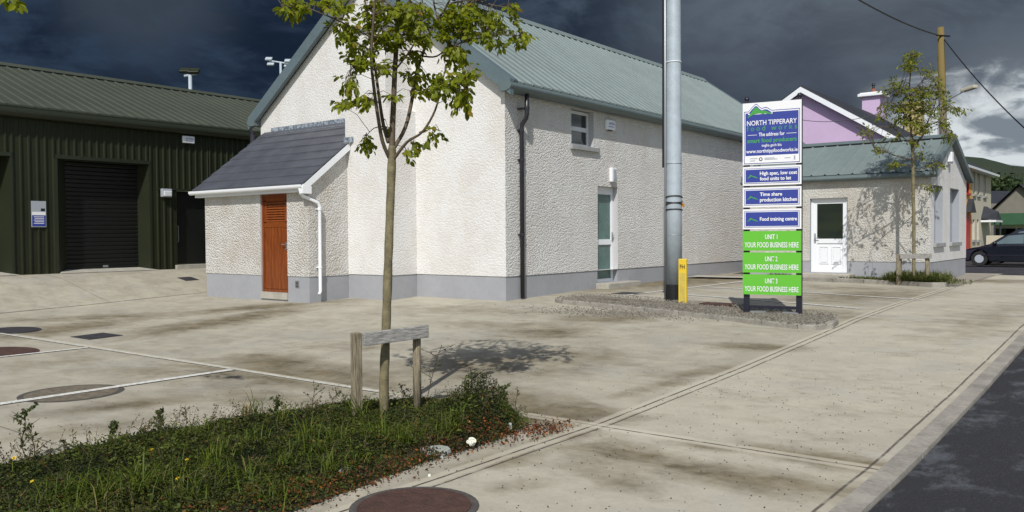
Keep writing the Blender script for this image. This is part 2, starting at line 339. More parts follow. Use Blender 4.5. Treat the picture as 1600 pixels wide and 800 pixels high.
def concrete(name, base, lines, mottle=.30):
    m = bpy.data.materials.new(name); m.use_nodes = True; t = m.node_tree; t.nodes.clear(); k = NT(t)
    pos = k.n('ShaderNodeNewGeometry').outputs['Position']; sp = k.n('ShaderNodeSeparateXYZ', {0: pos})
    x, y = sp.outputs[0], sp.outputs[1]
    stn = k.n('ShaderNodeAttribute', attribute_name='stain_shade').outputs['Fac']
    brushed = k.noise(k.vm('MULTIPLY', pos, (1.0, 1.5, 1)), 1.3, 6, .6, .2)
    big = k.noise(pos, .45, 5, .55); fine = k.noise(pos, 28.0, 4, .7); mid = k.noise(pos, 3.6, 6, .68)
    f = k.m('ADD', k.m('MULTIPLY', big, .3), k.m('ADD', k.m('MULTIPLY', brushed, .40), k.m('MULTIPLY', mid, .30)))
    c = k.mix(k.ramp(f, .34, .66), tuple(v * (.90 - mottle * .5) for v in base), tuple(v * 1.08 for v in base))
    c = k.mix(k.m('MULTIPLY', k.ramp(fine, .3, .75), .30), c, tuple(v * .62 for v in base))
    bluish = k.ramp(k.noise(pos, .8, 4, .6, .3), .52, .66)
    c = k.mix(k.m('MULTIPLY', bluish, .30), c, (base[0] * .80, base[1] * .86, base[2] * .98))
    # dirt washed into low places, and the near tree's crown shadow painted in dirt colour: the shapes come from the stain map, broken up by noise
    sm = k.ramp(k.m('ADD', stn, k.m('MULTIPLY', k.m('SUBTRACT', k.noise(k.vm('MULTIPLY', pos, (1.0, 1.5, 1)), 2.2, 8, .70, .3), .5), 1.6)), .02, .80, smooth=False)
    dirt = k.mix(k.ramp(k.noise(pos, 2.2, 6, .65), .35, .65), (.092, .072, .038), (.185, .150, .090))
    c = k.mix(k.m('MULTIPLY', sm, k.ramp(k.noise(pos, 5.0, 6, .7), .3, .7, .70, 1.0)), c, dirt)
    gen = k.ramp(k.noise(k.vm('MULTIPLY', pos, (1, 1.3, 1)), .55, 7, .62, .4), .54, .74)
    c = k.mix(k.m('MULTIPLY', gen, mottle), c, (.19, .168, .115))
    vo = k.n('ShaderNodeTexVoronoi', {'Vector': pos, 'Scale': 7.0, 'Randomness': 1.0}, feature='F1')
    spk = k.m('MULTIPLY', k.ramp(vo.outputs['Distance'], .035, .06, 1.0, 0.0), k.ramp(k.noise(pos, 1.7, 3), .42, .56))
    vo2 = k.n('ShaderNodeTexVoronoi', {'Vector': pos, 'Scale': 26.0, 'Randomness': 1.0}, feature='F1')
    spk = k.m('MAXIMUM', spk, k.m('MULTIPLY', k.ramp(vo2.outputs['Distance'], .07, .12, 1.0, 0.0), k.ramp(k.noise(pos, 2.3, 3), .45, .62)))
    c = k.mix(k.m('MULTIPLY', spk, .6), c, (.07, .055, .045))
    wv = k.m('MULTIPLY', k.m('SUBTRACT', k.noise(pos, 3.0, 3), .5), .016)
    hgt = None
    for (ax, val, hw, lo, hi, dark, light) in lines:
        a, o = (x, y) if ax == 'x' else (y, x)
        dd = k.m('ABSOLUTE', k.m('SUBTRACT', k.m('ADD', a, wv), val))
        inr = k.m('MULTIPLY', k.m('GREATER_THAN', o, lo), k.m('LESS_THAN', o, hi))
        brk_ = k.ramp(k.noise(pos, 5.0, 3), .32, .5, .45, 1.0)
        if light: c = k.mix(k.m('MULTIPLY', k.m('MULTIPLY', k.ramp(dd, light * .6, light, 1.0, 0.0), inr), .55), c, tuple(v * 1.22 for v in base))
        ln = k.m('MULTIPLY', k.m('MULTIPLY', k.ramp(dd, hw * .5, hw * 1.2, 1.0, 0.0), inr), brk_)
        c = k.mix(k.m('MULTIPLY', ln, dark), c, (.055, .048, .042))
        hgt = ln if hgt is None else k.m('MAXIMUM', hgt, ln)
    b = k.n('ShaderNodeBsdfPrincipled', {'Base Color': c, 'Roughness': .92, 'Specular IOR Level': .25})
    h = k.m('ADD', k.m('MULTIPLY', fine, .35), k.m('MULTIPLY', k.noise(pos, 110.0, 3, .7), .3))
    if hgt is not None: h = k.m('SUBTRACT', h, hgt)
    bp = k.n('ShaderNodeBump', {'Strength': .45, 'Distance': .006, 'Height': h}); t.links.new(bp.outputs[0], b.inputs['Normal'])
    t.links.new(b.outputs[0], k.n('ShaderNodeOutputMaterial').inputs[0]); return m

CB = (.43, .397, .318)
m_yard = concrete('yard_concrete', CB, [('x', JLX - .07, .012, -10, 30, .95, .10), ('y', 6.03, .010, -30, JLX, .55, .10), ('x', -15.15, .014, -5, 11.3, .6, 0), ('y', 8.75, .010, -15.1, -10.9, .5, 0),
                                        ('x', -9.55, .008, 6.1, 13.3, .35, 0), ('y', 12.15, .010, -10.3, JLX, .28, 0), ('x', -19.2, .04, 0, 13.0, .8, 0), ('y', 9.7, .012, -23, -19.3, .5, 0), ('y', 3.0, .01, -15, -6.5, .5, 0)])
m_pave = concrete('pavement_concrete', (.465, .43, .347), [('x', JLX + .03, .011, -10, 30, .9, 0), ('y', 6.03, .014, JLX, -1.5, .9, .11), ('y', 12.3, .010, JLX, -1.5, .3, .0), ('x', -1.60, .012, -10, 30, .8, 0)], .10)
def asphalt_extra(k, p, c):
    f = k.noise(k.vm('MULTIPLY', p, (1.6, 1.0, 1)), 1.7, 8, .74, .2)
    c = k.mix(k.ramp(f, .50, .66), (.019, .019, .023), (.085, .092, .105))
    c = k.mix(k.m('MULTIPLY', k.ramp(k.noise(p, 60, 3, .7), .45, .7), .5), c, (.055, .055, .06))
    vo = k.n('ShaderNodeTexVoronoi', {'Vector': p, 'Scale': 15.0}, feature='F1')
    return k.mix(k.m('MULTIPLY', k.ramp(vo.outputs['Distance'], .05, .09, 1.0, 0.0), .5), c, (.20, .15, .08))
m_asph = mat('asphalt', (.05, .05, .05), .82, extra=asphalt_extra, bump=.8, bscale=120, bdist=.008)
m_land = mat('far_land', (.06, .085, .025), .95, var=.3, vscale=.05)

# one land sheet out to the horizon, then the hill beyond the village
def land():
    xs = np.concatenate([-np.geomspace(3000, 60, 26), np.linspace(-50, 50, 30), np.geomspace(60, 3000, 26)])
    ys = np.concatenate([-np.geomspace(600, 30, 10), np.linspace(-20, 90, 30), np.geomspace(100, 4200, 44)])
    X, Y = np.meshgrid(xs, ys); r = np.hypot(X, Y)
    az = np.degrees(np.arctan2(-X, Y))                # degrees left of +Y
    z = g(np.clip(X, -23, 10), np.clip(Y, -30, 60)) - .30 - np.clip((r - 60) / 60, 0, 1) * 1.0
    hill = np.clip((r - 260) / 1700, 0, 1); hill = hill * hill * (3 - 2 * hill)
    ridge = 165 - .9 * np.clip(20 - az, -60, 60) * 2.2 + 14 * np.sin(az * .55 + 1) + 8 * np.sin(az * 1.7)
    z = z + hill * ridge * np.clip((az + 70) / 60, .15, 1)
    n = len(xs); i = np.arange(X.size).reshape(X.shape); q = np.stack([i[:-1, :-1], i[:-1, 1:], i[1:, 1:], i[1:, :-1]], -1).reshape(-1, 4)
    def ex(k, p, c):
        sp = k.n('ShaderNodeSeparateXYZ', {0: p})
        cell = k.n('ShaderNodeTexVoronoi', {'Vector': k.vm('MULTIPLY', p, (1, 1, 0)), 'Scale': .012}, feature='F1')
        edge = k.n('ShaderNodeTexVoronoi', {'Vector': k.vm('MULTIPLY', p, (1, 1, 0)), 'Scale': .012}, feature='DISTANCE_TO_EDGE')
        fld = k.mix(k.n('ShaderNodeSeparateColor', {0: cell.outputs['Color']}).outputs[0], (.040, .075, .010), (.22, .24, .03))
        fld = k.mix(k.ramp(edge.outputs['Distance'], .03, .07, 1.0, 0.0), fld, (.012, .022, .008))
        up_ = k.mix(k.noise(p, .006, 5), (.008, .018, .006), (.026, .040, .012))
        return k.mix(k.ramp(k.m('ADD', sp.outputs[2], k.m('MULTIPLY', k.noise(p, .004, 4), 30.0)), 62, 84), fld, up_)
    m = mat('hill_fields', (.06, .09, .02), .95, extra=ex)
    return struct(fast_mesh('land', np.stack([X.ravel(), Y.ravel(), z.ravel()], 1), q, m, smooth=True))
land()
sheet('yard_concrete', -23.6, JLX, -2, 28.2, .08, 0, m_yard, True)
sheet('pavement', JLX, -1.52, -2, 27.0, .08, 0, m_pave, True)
sheet('road', -1.36, 9, -20, 27.2, .5, -.018, m_asph)
sheet('side_street', -30, 40, 27.2, 62, 1.0, -.05, m_asph)
m_kerb = mat('kerb_concrete', (.285, .265, .23), .85, var=.28, vscale=3.5, bump=.35, bscale=70)
k_ = MB()
y = -1.5
while y < 27.1:                                     # kerbstones .9 m long along the road
    z0, z1 = gz(-1.4, y), gz(-1.4, y + .882)
    k_.add([(-1.52, y, z0 - .15), (-1.36, y, z0 - .15), (-1.36, y + .882, z1 - .15), (-1.52, y + .882, z1 - .15), (-1.52, y, z0 + .008), (-1.375, y, z0 + .004), (-1.375, y + .882, z1 + .004), (-1.52, y + .882, z1 + .008)],
           [(0, 3, 2, 1), (4, 5, 6, 7), (0, 1, 5, 4), (1, 2, 6, 5), (2, 3, 7, 6), (3, 0, 4, 7)]); y += .9
struct(k_.build('road_kerb', m_kerb))
def strip(m, path, wdt, dz=.010):
    for (a, b) in zip(path[:-1], path[1:]):
        a = np.array(a[:2]); b = np.array(b[:2]); d = b - a; L = np.hypot(*d); n = np.array([-d[1], d[0]]) / L * wdt / 2
        k = max(1, int(L / .4)); vs = []
        for i in range(k + 1):
            q = a + d * i / k
            for sgn in (-1, 1): r_ = q + n * sgn; vs.append((r_[0], r_[1], gz(*r_) + dz))
        m.add(vs, [(2 * i, 2 * i + 1, 2 * i + 3, 2 * i + 2) for i in range(k)])
def paint_extra(k, p, c):
    return k.mix(k.ramp(k.noise(p, 22, 5, .75), .40, .54), (.45, .43, .37), (.72, .72, .69))
m_paint = mat('line_paint', (.7, .7, .68), .7, extra=paint_extra)
m_paint2 = mat('worn_line_paint', (.5, .48, .42), .8, extra=lambda k, p, c: k.mix(k.ramp(k.noise(p, 16, 5, .75), .42, .62), (.42, .40, .33), (.62, .61, .55)))
pl = MB(); strip(pl, [(-8.98, 0.5), (-8.93, 5.98)], .115); struct(pl.build('parking_line', m_paint))
pl = MB(); strip(pl, [(-12.55, 1.0), (-12.5, 5.95)], .09); struct(pl.build('parking_line', m_paint))
pl = MB(); strip(pl, [(-18.0, 5.93), (-9.0, 6.0), (-6.4, 6.0)], .075); struct(pl.build('parking_line', m_paint2))
pl = MB(); strip(pl, [G(965, 464), G(1162, 440), (-8.55, 21.6)], .09); struct(pl.build('parking_line', m_paint))
pl = MB(); strip(pl, [G(1073, 461), G(1140, 466), G(1255, 475), G(1345, 483)], .09); struct(pl.build('parking_line', m_paint))
pl = MB(); strip(pl, [G(1102, 449), G(1162, 452), G(1254, 457), G(1440, 469)], .09); struct(pl.build('parking_line', m_paint))

# gravel island with its kerb
front = [(-9.75, 14.15), (-9.62, 13.78), (-9.25, 13.52), (-7.97, 13.25), (-6.5, 12.95), (-5.6, 12.68), (-4.85, 12.42), (-4.25, 12.26), (-3.95, 12.30), (-3.82, 12.55), (-3.86, 12.95), (-4.0, 13.4)]
back = [(-4.35, 13.85), (-5.2, 14.1), (-6.5, 14.35), (-7.6, 14.65), (-8.7, 14.95), (-9.4, 15.0), (-9.72, 14.7)]
def gravel_extra(k, p, c):
    vo = k.n('ShaderNodeTexVoronoi', {'Vector': p, 'Scale': 55.0}, feature='F1')
    a = k.n('ShaderNodeSeparateColor', {0: vo.outputs['Color']}).outputs[0]
    c = k.mix(a, (.085, .072, .055), (.29, .26, .21))
    return k.mix(k.ramp(k.noise(p, 1.6, 4, .6), .5, .68), c, (.11, .085, .055))
m_gravel = mat('gravel', (.2, .18, .15), .95, extra=gravel_extra, bump=1.0, bscale=70, bdist=.02)
gp = front + back; cx, cy = np.mean([p[0] for p in gp]), np.mean([p[1] for p in gp])
gm = MB(); ring = [(x, y, gz(x, y) + (.062 if i < len(front) else .012)) for i, (x, y) in enumerate(gp)]
nR = 7; vs = []; fs = []
axis = [(-9.3, 14.3), (-3.95, 12.9)]
for j in range(nR):
    t = j / (nR - 1)
    for (x, y, z) in ring:
        s = np.clip((x + 9.3) / 5.35, 0, 1); ax_ = (-9.3 + 5.35 * s, 14.3 - 1.4 * s)
        q = (x + (ax_[0] - x) * t, y + (ax_[1] - y) * t); vs.append((*q, z + (gz(*q) + .085 - z) * min(1, t * 1.4) + random.uniform(-.006, .006)))
n = len(ring)
for j in range(nR - 1):
    for i in range(n): fs.append((j * n + i, j * n + (i + 1) % n, (j + 1) * n + (i + 1) % n, (j + 1) * n + i))
gm.add(vs, fs); struct(gm.build('gravel_bed', m_gravel, smooth=True))
kb = MB()
def kerb_run(kb, path, wd, h, seg=.9, gap=.012):
    P = [np.array(q, float) for q in path]
    for a, b in zip(P[:-1], P[1:]):
        L = np.linalg.norm(b - a); k = max(1, round(L / seg)); d = (b - a) / L; nrm = np.array([-d[1], d[0]]) * wd
        for i in range(k):
            s0 = a + d * (L * i / k + gap / 2); s1 = a + d * (L * (i + 1) / k - gap / 2); vs = []
            hh = h + random.uniform(-.006, .006)
            for z in (-.12, hh):
                for q in (s0, s1, s1 + nrm, s0 + nrm): vs.append((q[0], q[1], gz(*q) + z))
            kb.add(vs, [(0, 3, 2, 1), (4, 5, 6, 7), (0, 1, 5, 4), (1, 2, 6, 5), (2, 3, 7, 6), (3, 0, 4, 7)])
kerb_run(kb, front, .12, .075)
struct(kb.build('island_kerb', m_kerb, bevel=.012))
# loose gravel grains, island and its spill
def grains(name, pts, r0, r1, m):
    n = len(pts); base = np.array([(1, 0, 0), (-.5, .8, 0), (-.5, -.8, 0), (0, 0, .9)])
    V = []; Q = []
    sc = rng.uniform(r0, r1, n); an = rng.uniform(0, 6.28, n)
    ca, sa = np.cos(an), np.sin(an)
    B = base[None] * sc[:, None, None]; X = B[..., 0] * ca[:, None] - B[..., 1] * sa[:, None]; Y = B[..., 0] * sa[:, None] + B[..., 1] * ca[:, None]
    P = np.stack([X, Y, B[..., 2]], -1) + pts[:, None, :]
    idx = np.arange(n)[:, None] * 4
    T = np.concatenate([idx + np.array([[0, 1, 3]]), idx + np.array([[1, 2, 3]]), idx + np.array([[2, 0, 3]])])
    return fast_mesh(name, P.reshape(-1, 3), T, m, tint={'tint': np.repeat(rng.random(n), 4)})
def inpoly(x, y, poly):
    r_ = np.zeros(len(x), bool); n = len(poly); j = n - 1
    for i in range(n):
        xi, yi = poly[i]; xj, yj = poly[j]
        r_ ^= ((yi > y) != (yj > y)) & (x < (xj - xi) * (y - yi) / (yj - yi + 1e-12) + xi); j = i
    return r_
xx = rng.uniform(-9.8, -3.8, 9000); yy = rng.uniform(12.2, 15.1, 9000); k = inpoly(xx, yy, gp); xx, yy = xx[k], yy[k]
zz = g(xx, yy) + .078
q2 = G(960, 489); xs_ = rng.normal(q2[0], .8, 1500); ys_ = rng.normal(q2[1], .28, 1500); zs_ = g(xs_, ys_) + .003
m_grain = leafmat('gravel_grain', (.07, .06, .048), (.26, .24, .20), None, 0.0, .9)
k = ~inpoly(xs_, ys_, gp)
tag(grains('gravel', np.concatenate([np.stack([xx, yy, zz], 1), np.stack([xs_[k], ys_[k], zs_[k]], 1)]), .008, .022, m_grain), 'loose grey gravel scattered over the kerbed island and spilling off it', 'gravel', kind='stuff')

# dirt grains and dead leaf bits on the concrete
n = 700; xs_ = np.concatenate([rng.uniform(-9, -1.6, n), rng.uniform(-4, -1.6, 500)]); ys_ = np.concatenate([rng.uniform(2.5, 12, n), rng.uniform(2.8, 9, 500)])
tag(grains('grit', np.stack([xs_, ys_, g(xs_, ys_) + .002], 1), .003, .009, mat('grit', (.07, .055, .04), .9)), 'dark grit and leaf crumbs scattered over the pale concrete', 'grit', kind='stuff')

# ------------------------------------------------------------------ wall helper
def wall_panel(mb, o, ud, L, z0, z1, nrm, holes=(), reveal=.2, mrev=None):
    """front faces of a wall in the plane (o, ud, Z), with holes (u0,u1,z0,z1); reveals go to -nrm"""
    o = np.array(o, float); ud = np.array(ud, float); nrm = np.array(nrm, float); Z = np.array([0, 0, 1.])
    us = sorted({0, L} | {h[0] for h in holes} | {h[1] for h in holes}); zs = sorted({z0, z1} | {h[2] for h in holes} | {h[3] for h in holes})
    P = lambda u, z, d=0: o + ud * u + Z * z - nrm * d
    for a, b in zip(us[:-1], us[1:]):
        for c_, d_ in zip(zs[:-1], zs[1:]):
            if c_ < z0 or d_ > z1 + 1e-6: continue
            if any(h[0] <= a + 1e-6 and b <= h[1] + 1e-6 and h[2] <= c_ + 1e-6 and d_ <= h[3] + 1e-6 for h in holes): continue
            mb.add([P(a, c_), P(b, c_), P(b, d_), P(a, d_)], [(0, 1, 2, 3)])
    if mrev is None: mrev = mb
    for h in holes:
        if not isinstance(mrev, list): mr_ = mrev
        else: mr_ = MB(); mrev.append(mr_)
        c4 = [(h[0], h[2]), (h[1], h[2]), (h[1], h[3]), (h[0], h[3])]
        for i in range(4):
            if (i == 0 and h[2] <= z0 + 1e-6) or (i == 2 and h[3] >= z1 - 1e-6): continue
            (ua, za), (ub, zb) = c4[i], c4[(i + 1) % 4]
            mr_.add([P(ua, za, -.001), P(ub, zb, -.001), P(ub, zb, reveal), P(ua, za, reveal)], [(0, 1, 2, 3)])
def rib_sheet(mb, a, b, run, up_, pitch, hgt, n0=0.0, w_flat=.55):
    """trapezoid ribbed sheet: a->b is the direction the ribs repeat along, run is the vector along a rib, up_ the outward normal"""
    a = np.array(a, float); b = np.array(b, float); run = np.array(run, float); up_ = np.array(up_, float); up_ = up_ / np.linalg.norm(up_)
    L = np.linalg.norm(b - a); d = (b - a) / L; pts = [(0, 0)]
    s = n0
    while s < L:
        for ds, h in ((0, 0), (pitch * .10, hgt), (pitch * (1 - w_flat) * .6, hgt), (pitch * ((1 - w_flat) * .6 + .10), 0)):
            if s + ds < L: pts.append((s + ds, h))
        s += pitch
    pts.append((L, 0)); vs = []
    for s_, h in pts: q = a + d * s_ + up_ * h; vs += [q, q + run]
    mb.add(vs, [(2 * i, 2 * i + 2, 2 * i + 3, 2 * i + 1) for i in range(len(pts) - 1)])

# ------------------------------------------------------------------ the long white building
XS = -10.63; XW = -18.78; YG = 13.5; YE = 31.4; XR = -14.71; ZE = 4.36; ZR = 7.45; SL = (ZR - ZE) / (XS + .28 - XR)
wb = empty('white_building', (XR, 22, 0), 'long white roughcast building with grey green ribbed metal roof and grey plinth', 'building')
WIN = (15.92 - YG, 16.86 - YG, 3.32, 4.16); DOOR = (17.02 - YG, 17.95 - YG, .14, 2.44)
zroof = lambda x: ZR - SL * abs(x - XR)
mb = MB(); rv = []
wall_panel(mb, (XS, YG, 0), (0, 1, 0), YE - YG, .44, 4.33, (1, 0, 0), [WIN, (DOOR[0], DOOR[1], .44, DOOR[3])], .2, rv)
def gable(y, x0, x1, z0, drop):
    return [(x0, y, z0), (x1, y, z0), (x1, y, zroof(x1) - drop + (0 if 1 else 0)), (XR, y, ZR - drop), (x0, y, zroof(x0) - drop)]
gb_ = MB(); gb_.add(gable(YG, XW, XS, .44, .20), [(0, 1, 2, 3, 4)]); gb_.build('gable_wall', m_cast, wb)
mb.add(gable(YE, XW, XS, .44, .20), [(4, 3, 2, 1, 0)])
mb.add([(XW, YG, .44), (XW, YE, .44), (XW, YE, 4.33), (XW, YG, 4.33)], [(0, 3, 2, 1)])
mb.add([(XS, YG, .44), (XS, YE, .44), (XW, YE, .44), (XW, YG, .44)], [(0, 3, 2, 1)])
mb.build('wall', m_cast_side, wb)
for x_ in rv: x_.build('opening_reveal', m_reveal, wb)
pb = MB()
wall_panel(pb, (XS - .015, YG + .015, 0), (0, 1, 0), YE - YG - .03, -.3, .44, (1, 0, 0), [(DOOR[0] - .015, DOOR[1] - .015, .14, .44)], .2)
pb.add([(XW + .01, YG + .015, -.3), (XS - .015, YG + .015, -.3), (XS - .015, YG + .015, .44), (XW + .01, YG + .015, .44)], [(0, 1, 2, 3)])
pb.build('plinth', m_plinth, wb)
# roof
rb = MB(); xe = XS + .28
nR_ = np.array([SL, 0, 1.]); nL_ = np.array([-SL, 0, 1.])
rib_sheet(rb, (xe, YG - .16, ZE), (xe, YE + .15, ZE), (XR - xe, 0, ZR - ZE), nR_, .333, .034, .05, .84)
rib_sheet(rb, (XW - .28, YE + .15, ZE), (XW - .28, YG - .16, ZE), (XR - XW + .28, 0, ZR - ZE), nL_, .333, .034, .05, .84)
rb.add([(xe - .02, YG - .15, ZE - .03), (XR, YG - .15, ZR - .03), (XR, YE + .1, ZR - .03), (xe - .02, YE + .1, ZE - .03)], [(0, 1, 2, 3)])
rb.add([(XW - .26, YG - .15, ZE - .03), (XR, YG - .15, ZR - .03), (XR, YE + .1, ZR - .03), (XW - .26, YE + .1, ZE - .03)], [(0, 1, 2, 3)])
rb.box((xe - .03, YG - .15, ZE - .02), (xe - .004, YE + .1, ZE + .036))
roof = rb.build('roof', m_roof, wb)
fl = MB(); fl.prism([(XR + .2, YG - .1, ZR - .2 * SL + .001), (XR + .205, YG - .1, ZR - .2 * SL + .034), (XR, YG - .1, ZR + .03), (XR - .205, YG - .1, ZR - .2 * SL + .028), (XR - .2, YG - .1, ZR - .2 * SL)], (0, YE - YG + .2, 0))
fl.build('ridge_shade_filler', m_black, roof)  # black strip put in to paint the shaded gaps under the ridge cap
cp = MB(); cp.prism([(XR + .215, YG - .18, ZR - .215 * SL + .045), (XR + .03, YG - .18, ZR + .075), (XR - .03, YG - .18, ZR + .075), (XR - .215, YG - .18, ZR - .215 * SL + .045), (XR - .2, YG - .18, ZR - .2 * SL + .036), (XR, YG - .18, ZR + .05), (XR + .2, YG - .18, ZR - .2 * SL + .036)], (0, YE - YG + .36, 0))
cp.build('ridge_cap', m_roof, roof)
for yb in (YG - .19, YE + .10):
    vg = MB()
    for sx, xo in ((1, xe + .01), (-1, XW - .29)):
        vg.prism([(xo, yb, ZE - .27), (XR, yb, ZR - .27 + .01), (XR, yb, ZR + .06), (xo, yb, ZE + .055)], (0, .11, 0))
        vg.prism([(xo, yb + .11, ZE + .034), (XR, yb + .11, ZR + .038), (XR, yb + .11, ZR + .058), (xo, yb + .11, ZE + .054)], (0, .14 if yb < 20 else -.2, 0))
    vg.build('verge_trim', m_verge, roof)
# barrel gutter along both eaves
for sx, xo in ((1, XS), (-1, XW)):
    gm_ = MB(); prof = [(xo + sx * .005, ZE - .17)] + [(xo + sx * (.15 + .17 * math.sin(R(a))), ZE - .08 - .10 * math.cos(R(a))) for a in range(0, 140, 12)] + [(xo + sx * .24, ZE + .005), (xo + sx * .005, ZE - .0)]
    poly = [(x, YG - .205, z) for x, z in prof]
    if sx < 0: poly = poly[::-1]
    gm_.prism(poly[::-1], (0, YE - YG + .35, 0)); gm_.build('gutter', m_roofd, wb)
# downpipe
dp = MB(); yp = 13.98
dp.tube([(XS + .20, yp, ZE - .14), (XS + .20, yp, 3.78), (XS + .18, yp, 3.70), (XS + .075, yp, 3.58), (XS + .06, yp, 3.5), (XS + .06, yp, -.02)], .047, 12)
dp.build('downpipe', m_pipe, wb, smooth=True)
for z in (3.9, 3.45, 2.85, 1.3):
    cl = MB(); xc_ = XS + (.20 if z > 3.7 else .06); cl.tube([(xc_, yp, z - .03), (xc_, yp, z + .03)], .056, 12); cl.box((XS + .002, yp - .075, z - .012), (xc_, yp + .075, z + .012)); cl.build('pipe_bracket', m_pipe, wb)
# black vent pipe at the far left corner of the gable
vp = empty('vent_pipe', (XW - .10, 13.3, 2.0), 'tall black pipe standing at the left corner of the white gable beside the green shed', 'pipe')
q = MB(); q.tube([(XW - .1, 13.32, .2), (XW - .1, 13.32, 4.05)], .07, 12); q.build('pipe', m_pipe, vp, smooth=True)
q = MB(); q.tube([(XW - .1, 13.32, 3.2), (XW - .1, 13.32, 3.28)], .082, 12); q.build('collar', m_black, vp)
q = MB(); q.tube([(XW - .1, 13.32, 4.0), (XW - .1, 13.32, 4.06)], .08, 12); q.build('cap', m_black, vp)
q = MB(); q.box((XW - .04, 13.25, 2.66), (XW + .12, 13.4, 2.70)); q.build('pipe_bracket', m_black, vp)
# chimney breast on the gable
cb = MB()
cb.box((-14.56, 12.7, .44), (-13.15, YG - .001, 4.03)); cb.box((-14.56, 12.703, 4.03), (-13.26, YG - .001, 5.78))
cb.build('chimney_breast', m_cast, wb)
cb = MB(); cb.box((-14.545, 12.715, -.3), (-13.165, YG + .012, .44)); cb.build('plinth', m_plinth, wb)
cb = MB(); cb.box((-14.62, 12.62, 5.78), (-13.16, YG + .0, 5.85)); cb.add([(-14.62, 12.66, 5.852), (-13.16, 12.66, 5.852), (-13.16, YG, 6.05), (-14.62, YG, 6.05), (-13.16, YG, 5.85), (-14.62, YG, 5.85)], [(0, 1, 2, 3), (1, 4, 2), (0, 3, 5)]); cb.build('chimney_cap', m_sill, wb, bevel=.01)
# window
def frame_rect(mb, o, ud, u0, u1, z0, z1, wd, th, nrm):
    o = np.array(o, float); ud = np.array(ud, float); nrm = np.array(nrm, float); Z = np.array([0, 0, 1.])
    def b(ua, ub, za, zb): mb.fbox(o + ud * ua + Z * za, ud * (ub - ua), nrm * th, Z * (zb - za))
    b(u0, u0 + wd, z0, z1); b(u1 - wd, u1, z0, z1); b(u0 + wd, u1 - wd, z0, z0 + wd); b(u0 + wd, u1 - wd, z1 - wd, z1)
wo = (XS - .2, YG, 0)
fr = MB(); frame_rect(fr, wo, (0, 1, 0), WIN[0], WIN[1], WIN[2], WIN[3] - .02, .07, .06, (1, 0, 0))
fr.box((XS - .2, YG + WIN[0] + .07, 3.68), (XS - .14, YG + WIN[1] - .07, 3.78))
wf = fr.build('window', m_whited, wb, bevel=.006)
pn = MB(); pn.box((XS - .19, YG + WIN[0] + .05, WIN[2] + .05), (XS - .17, YG + WIN[1] - .05, WIN[3] - .06)); pn.build('pane', m_glass, wf)
sl_ = MB(); sl_.box((XS - .2, YG + WIN[0] - .06, WIN[2] - .10), (XS + .07, YG + WIN[1] + .18, WIN[2] + .005)); sl_.build('sill', m_sill, wf, bevel=.01)
# door
dr = MB(); frame_rect(dr, wo, (0, 1, 0), DOOR[0], DOOR[1], DOOR[2], DOOR[3], .08, .06, (1, 0, 0)); dr.box((XS - .2, YG + DOOR[0] + .08, .90 + .14), (XS - .14, YG + DOOR[1] - .08, 1.17))
dr.box((XS - .2, YG + DOOR[0] + .08, 2.26), (XS - .142, YG + DOOR[1] - .08, 2.36))
do = dr.build('door', m_white, wb, bevel=.006); do['label'] = 'white framed door with two frosted glass panes'
pn = MB(); pn.box((XS - .19, YG + DOOR[0] + .06, .2), (XS - .17, YG + DOOR[1] - .06, 2.38)); pn.build('pane', m_frost, do)
hd = MB(); hd.box((XS - .14, YG + DOOR[1] - .07, 1.12), (XS - .125, YG + DOOR[1] - .03, 1.34)); hd.tube([(XS - .13, YG + DOOR[1] - .05, 1.27), (XS - .085, YG + DOOR[1] - .05, 1.27), (XS - .08, YG + DOOR[1] - .16, 1.27)], .010, 6); hd.build('handle', m_steel, do)
sp = MB(); sp.box((XS - .2, YG + DOOR[0] - .05, -.1), (XS + .33, YG + DOOR[1] + .55, .135)); stp = sp.build('door_step', m_conc, wb, bevel=.015)
wl = empty('wall_lamp', (XS, 17.67, 2.6), 'slim white upright wall lamp over the glazed door of the white building', 'lamp')
q = MB(); q.box((XS + .001, 17.55, 2.56), (XS + .09, 17.75, 2.90)); q.build('lamp_body', m_white, wl, bevel=.01)
q = MB(); q.box((XS + .09, 17.59, 2.60), (XS + .11, 17.71, 2.86)); q.build('lamp_lens', m_greyt, wl, bevel=.01)

# text helper ----------------------------------------------------------------
def text(s, o, ud, up3, x0, x1, z0, z1, m, parent, name='lettering', bold=0.0, keep=True, thick=.0015, spacing=1.0):
    """text fitted into a box of the plane (o, ud, up3)"""
    cu = bpy.data.curves.new('t', 'FONT'); cu.body = s; cu.size = 1; cu.offset = bold; cu.resolution_u = 3; cu.extrude = 0.0; cu.space_character = spacing
    ob = bpy.data.objects.new('t', cu); col.objects.link(ob); dg = bpy.context.evaluated_depsgraph_get(); dg.update()
    me = bpy.data.meshes.new_from_object(ob.evaluated_get(dg)); bpy.data.objects.remove(ob)
    co = np.empty(len(me.vertices) * 3); me.vertices.foreach_get('co', co); co = co.reshape(-1, 3)
    lo, hi = co.min(0), co.max(0)
    # the box is the height of the cap letters; descenders hang below it
    cu2h = .73
    sx = (x1 - x0) / (hi[0] - lo[0]); sz = (z1 - z0) / cu2h
    o = np.array(o, float); ud = np.array(ud, float); up3 = np.array(up3, float); nn_ = np.cross(ud, up3)
    W_ = o + ud * (x0 + (co[:, :1] - lo[0]) * sx) + up3 * (z0 + co[:, 1:2] * sz) + nn_ * thick
    if parent: W_ = W_ - wloc(parent)
    me.vertices.foreach_set('co', W_.ravel().astype(np.float32)); me.materials.clear(); me.materials.append(m); me.update()
    ob = bpy.data.objects.new(name, me); col.objects.link(ob)
    if parent: ob.parent = parent
    return ob

